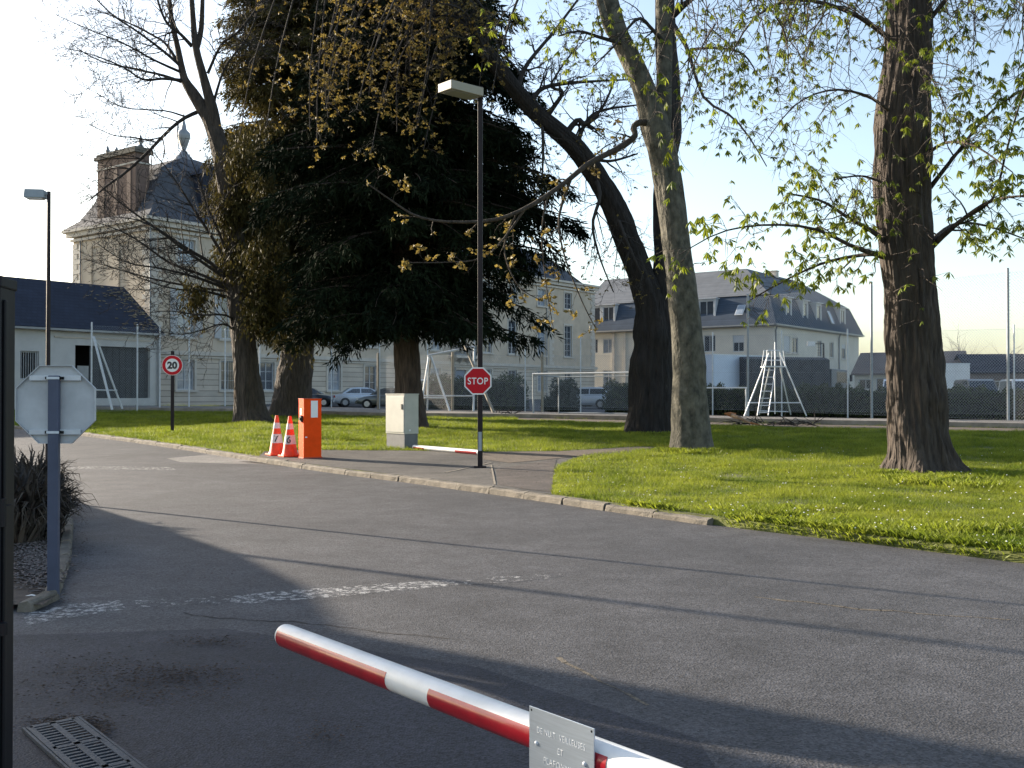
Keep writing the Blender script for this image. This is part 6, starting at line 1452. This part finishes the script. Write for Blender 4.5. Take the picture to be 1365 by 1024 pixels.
# ---- hedges, shrubs
m_hedge = mat('hedge_leaves', (.03, .048, .014), .6, .35, 1.2, transl=.15, col2=(.06, .08, .022), rnd=.6, spec=.3)
m_shrub = mat('shrub_leaves', (.02, .035, .016), .6, .35, 1.2, transl=.15, col2=(.04, .05, .02), rnd=.5)
m_core = mat('hedge_core', (.012, .014, .008), 1, .3, 3)
def hedge(label, A, Bp, h, w, n, m=m_hedge, cat='hedge', name='hedge', leaf=(.09, .2)):
    A = Vector((*A, gz(A[1]))); Bp = Vector((*Bp, gz(Bp[1]))); d = Bp - A; L = d.length; rz = math.atan2(d.y, d.x); t = thing(name, label, cat, A, rz); slope = d.z / L
    mb = MB(); vs = []; ns = max(4, int(L / .6)); prof = [(-.42, 0), (-.46, .5), (-.3, .9), (.3, .9), (.46, .5), (.42, 0)]
    for i in range(ns + 1):
        x = L * i / ns; e = .75 if i in (0, ns) else 1
        for (a, b) in prof: vs.append((x, a * w * e * (1 + .2 * noise.noise(Vector((x, a * 3, b * 3)))), slope * x + b * h * e * (1 + .1 * noise.noise(Vector((x * .7, a, 7))))))
    fs = []; Pn = len(prof)
    for i in range(ns):
        for k in range(Pn - 1): fs.append((i * Pn + k, i * Pn + k + 1, (i + 1) * Pn + k + 1, (i + 1) * Pn + k))
    fs += [tuple(range(Pn)), tuple(range(ns * Pn, ns * Pn + Pn))]
    mb.mesh(vs, fs); mb.build('stems', m_core, t)
    x = rng.uniform(-.1, L + .1, n); th = rng.uniform(0, np.pi, n); bump = 1 + .08 * np.sin(x * 2.1) + .07 * np.sin(x * 5.3 + 1) + .05 * np.sin(x * 11.7)
    yy = -np.cos(th) * w * .5 * rng.uniform(.85, 1.12, n); z = np.clip(np.sin(th) ** .55, 0, 1) * h * bump * rng.uniform(.86, 1.06, n); lowm = rng.uniform(0, 1, n) < .45
    yy = np.where(lowm, np.sign(yy) * w * .5 * rng.uniform(.8, 1.1, n), yy); z = np.where(lowm, rng.uniform(0, .9, n) * h, z) + slope * x
    v, f = blade_quads(np.stack([x, yy, z], 1), rng.normal(size=(n, 3)) + np.array([0, 0, .4]), rng.uniform(*leaf, n), rng.uniform(.5, .9, n) * leaf[1] * .7)
    raw('foliage', v, f, m, t)['kind'] = 'stuff'; return t
HA, HB = (24.6, 49.6), (-11.0, 73.0)
hedge('long dark clipped hedge in front of the vans behind the right hand trees', at_px(1500, HA, HB), at_px(1106, HA, HB), 1.45, 1.2, 16000)
hedge('clipped hedge in front of the lorries behind the ladder tower', at_px(1103, HA, HB), at_px(900, HA, HB), 1.5, 1.2, 11000)
hedge('squared hedge right of the silver hatchback behind the leaning tree', at_px(888, HA, HB), at_px(812, HA, HB), 1.7, 1.3, 5000)
hedge('dense dark hedge behind the gym portico and STOP sign', at_px(694, HA, HB), at_px(572, HA, HB), 2.05, 1.6, 9000)
hedge('rounded dark shrub by the mansion between goal frame and hatchback', at_px(764, HA, HB), at_px(742, HA, HB), 1.75, 1.4, 2600, m_shrub, 'shrub', 'shrub')
hedge('low sparse shrub at the foot of the mansion left of the rounded shrub', at_px(740, HA, HB), at_px(728, HA, HB), .8, .9, 900, m_shrub, 'shrub', 'shrub')
# small wild tuft in the grass beside the trunks
# dry strap leaved plants in the bed at the left
m_flax = mat('dry_strap_leaves', (.020, .016, .013), .85, .4, 2, transl=.03, col2=(.065, .05, .036), rnd=.6)
def strap_plant(label, px, py, hgt, n, sd):
    p = GP(px, py, .05); t = thing('strap_plant', label, 'plant', p, 0, 'dry plants in the bed'); rr = random.Random(sd); mb = MB()
    for _ in range(n):
        az = rr.uniform(0, 6.28); L = hgt * rr.uniform(.7, 1.3); lean = rr.uniform(.6, 1.7); w = rr.uniform(.016, .03); d = Vector((math.cos(az), math.sin(az), 0)); s = Vector((-d.y, d.x, 0)); pts = []
        b0 = d * rr.uniform(0, .28)
        for k in range(6): t_ = k / 5; pts.append(b0 + d * L * (.10 + .24 * lean) * t_ ** 1.1 + Vector((rr.gauss(0, .035), rr.gauss(0, .035), max(.02, rr.gauss(0, .02) + L * (t_ * 1.15 - .55 * lean * t_ ** 2.4)))))
        vs = []
        for k, q in enumerate(pts): ww = w * (1 - (k / 5) ** 2 * .95); vs += [q - s * ww, q + s * ww + Vector((0, 0, .0)), q + Vector((0, 0, -ww * .5))]
        fs = []
        for k in range(5): fs += [(k * 3, k * 3 + 2, k * 3 + 5, k * 3 + 3), (k * 3 + 2, k * 3 + 1, k * 3 + 4, k * 3 + 5)]
        mb.mesh(vs, fs)
    o = mb.build('strap_leaves', m_flax, t); o['kind'] = 'stuff'; return t
strap_plant('dry strap leaved clump directly behind the post of the near grey sign', 46, 714, .78, 620, 1)
strap_plant('dry strap leaved clump by the edge of the black gate', 22, 722, .95, 560, 2)
strap_plant('dry strap leaved clump at the back of the bed under the near grey sign', 38, 684, .95, 420, 3)
strap_plant('small dry strap leaved clump hidden farthest left behind the gate', 2, 690, .9, 160, 4)

# far bare trees on the horizon at the right
m_far = mat('far_twigs', (.16, .15, .145), .9, .2, 4)
for (px, d, hh, lab) in ((1280, 150, 10.0, 'distant bare tree above the worn tile roof at the right'), (1338, 160, 9.5, 'distant bare tree above the dark garage roof at the far right')):
    p = gp(px, d); t = thing('bare_tree', lab, 'tree', p); T = Twigs(); rr = random.Random(px)
    T.branch([Vector((0, 0, 0)), Vector((.1, 0, hh * .35)), Vector((0, .1, hh * .6))], [.25, .18, .1], 6)
    for k in range(12): grow(T, Vector((0, 0, hh * (.3 + .03 * k))), Vector((rr.gauss(0, 1), rr.gauss(0, 1), 1.1)), hh * .42, .07, 2, rr, -.03, kids=4, n=5, leafy=False)
    T.mb.build('branches', m_far, t)
# broken branch and bark debris at the edge of the court
p = GP(975, 566, .12); q_ = GP(1004, 569, .12); lg = thing('broken_branch', 'broken pale branch with an orange split end lying at the edge of the court', 'branch', p)
v_ = q_ - p; mb = MB(); mb.tube([Vector((0, 0, .38)), v_ * .4 + Vector((0, 0, .30)), v_ + Vector((0, 0, .1))], [.09, .07, .04], 9); mb.build('wood', mat('pale_wood', (.22, .15, .085), .8, .25, 8), lg)
mb = MB(); mb.tube([Vector((-.28, .05, .45)), Vector((-.05, 0, .42)), Vector((.15, 0, .36))], [.03, .1, .12], 7); mb.tube([v_ + Vector((-.1, 0, .16)), v_ + Vector((.25, -.3, .05))], [.04, .015], 6); mb.build('split_end', mat('torn_wood', (.34, .13, .04), .85, .3, 10), lg)
T = Twigs(); rr = random.Random(8)
dz_ = thing('brushwood', 'dark heap of fallen twigs and bark along the court edge below the ladder tower', 'brushwood', GP(1030, 567, .12))
for _ in range(70):
    q_ = GP(rr.uniform(985, 1090), 567 + rr.uniform(-2, 2), .12) - dz_.location; grow(T, q_ + Vector((0, 0, rr.uniform(.02, .15))), Vector((rr.gauss(0, 1), rr.gauss(0, .4), rr.uniform(-.1, .3))), rr.uniform(.4, 1.1), .02, 0, rr, .3, leafy=False)
T.mb.build('twigs', m_bark4, dz_)
T = Twigs(); d2_ = thing('brushwood', 'small dark heap of twigs on the court edge right of the lamp post', 'brushwood', GP(672, 556, .12))
for _ in range(40):
    q_ = GP(rr.uniform(655, 690), 556 + rr.uniform(-1, 1), .1) - d2_.location; grow(T, q_ + Vector((0, 0, rr.uniform(.02, .2))), Vector((rr.gauss(0, 1), rr.gauss(0, .4), rr.uniform(-.1, .3))), rr.uniform(.4, 1.1), .025, 0, rr, .3, leafy=False)
T.mb.build('twigs', m_bark4, d2_)
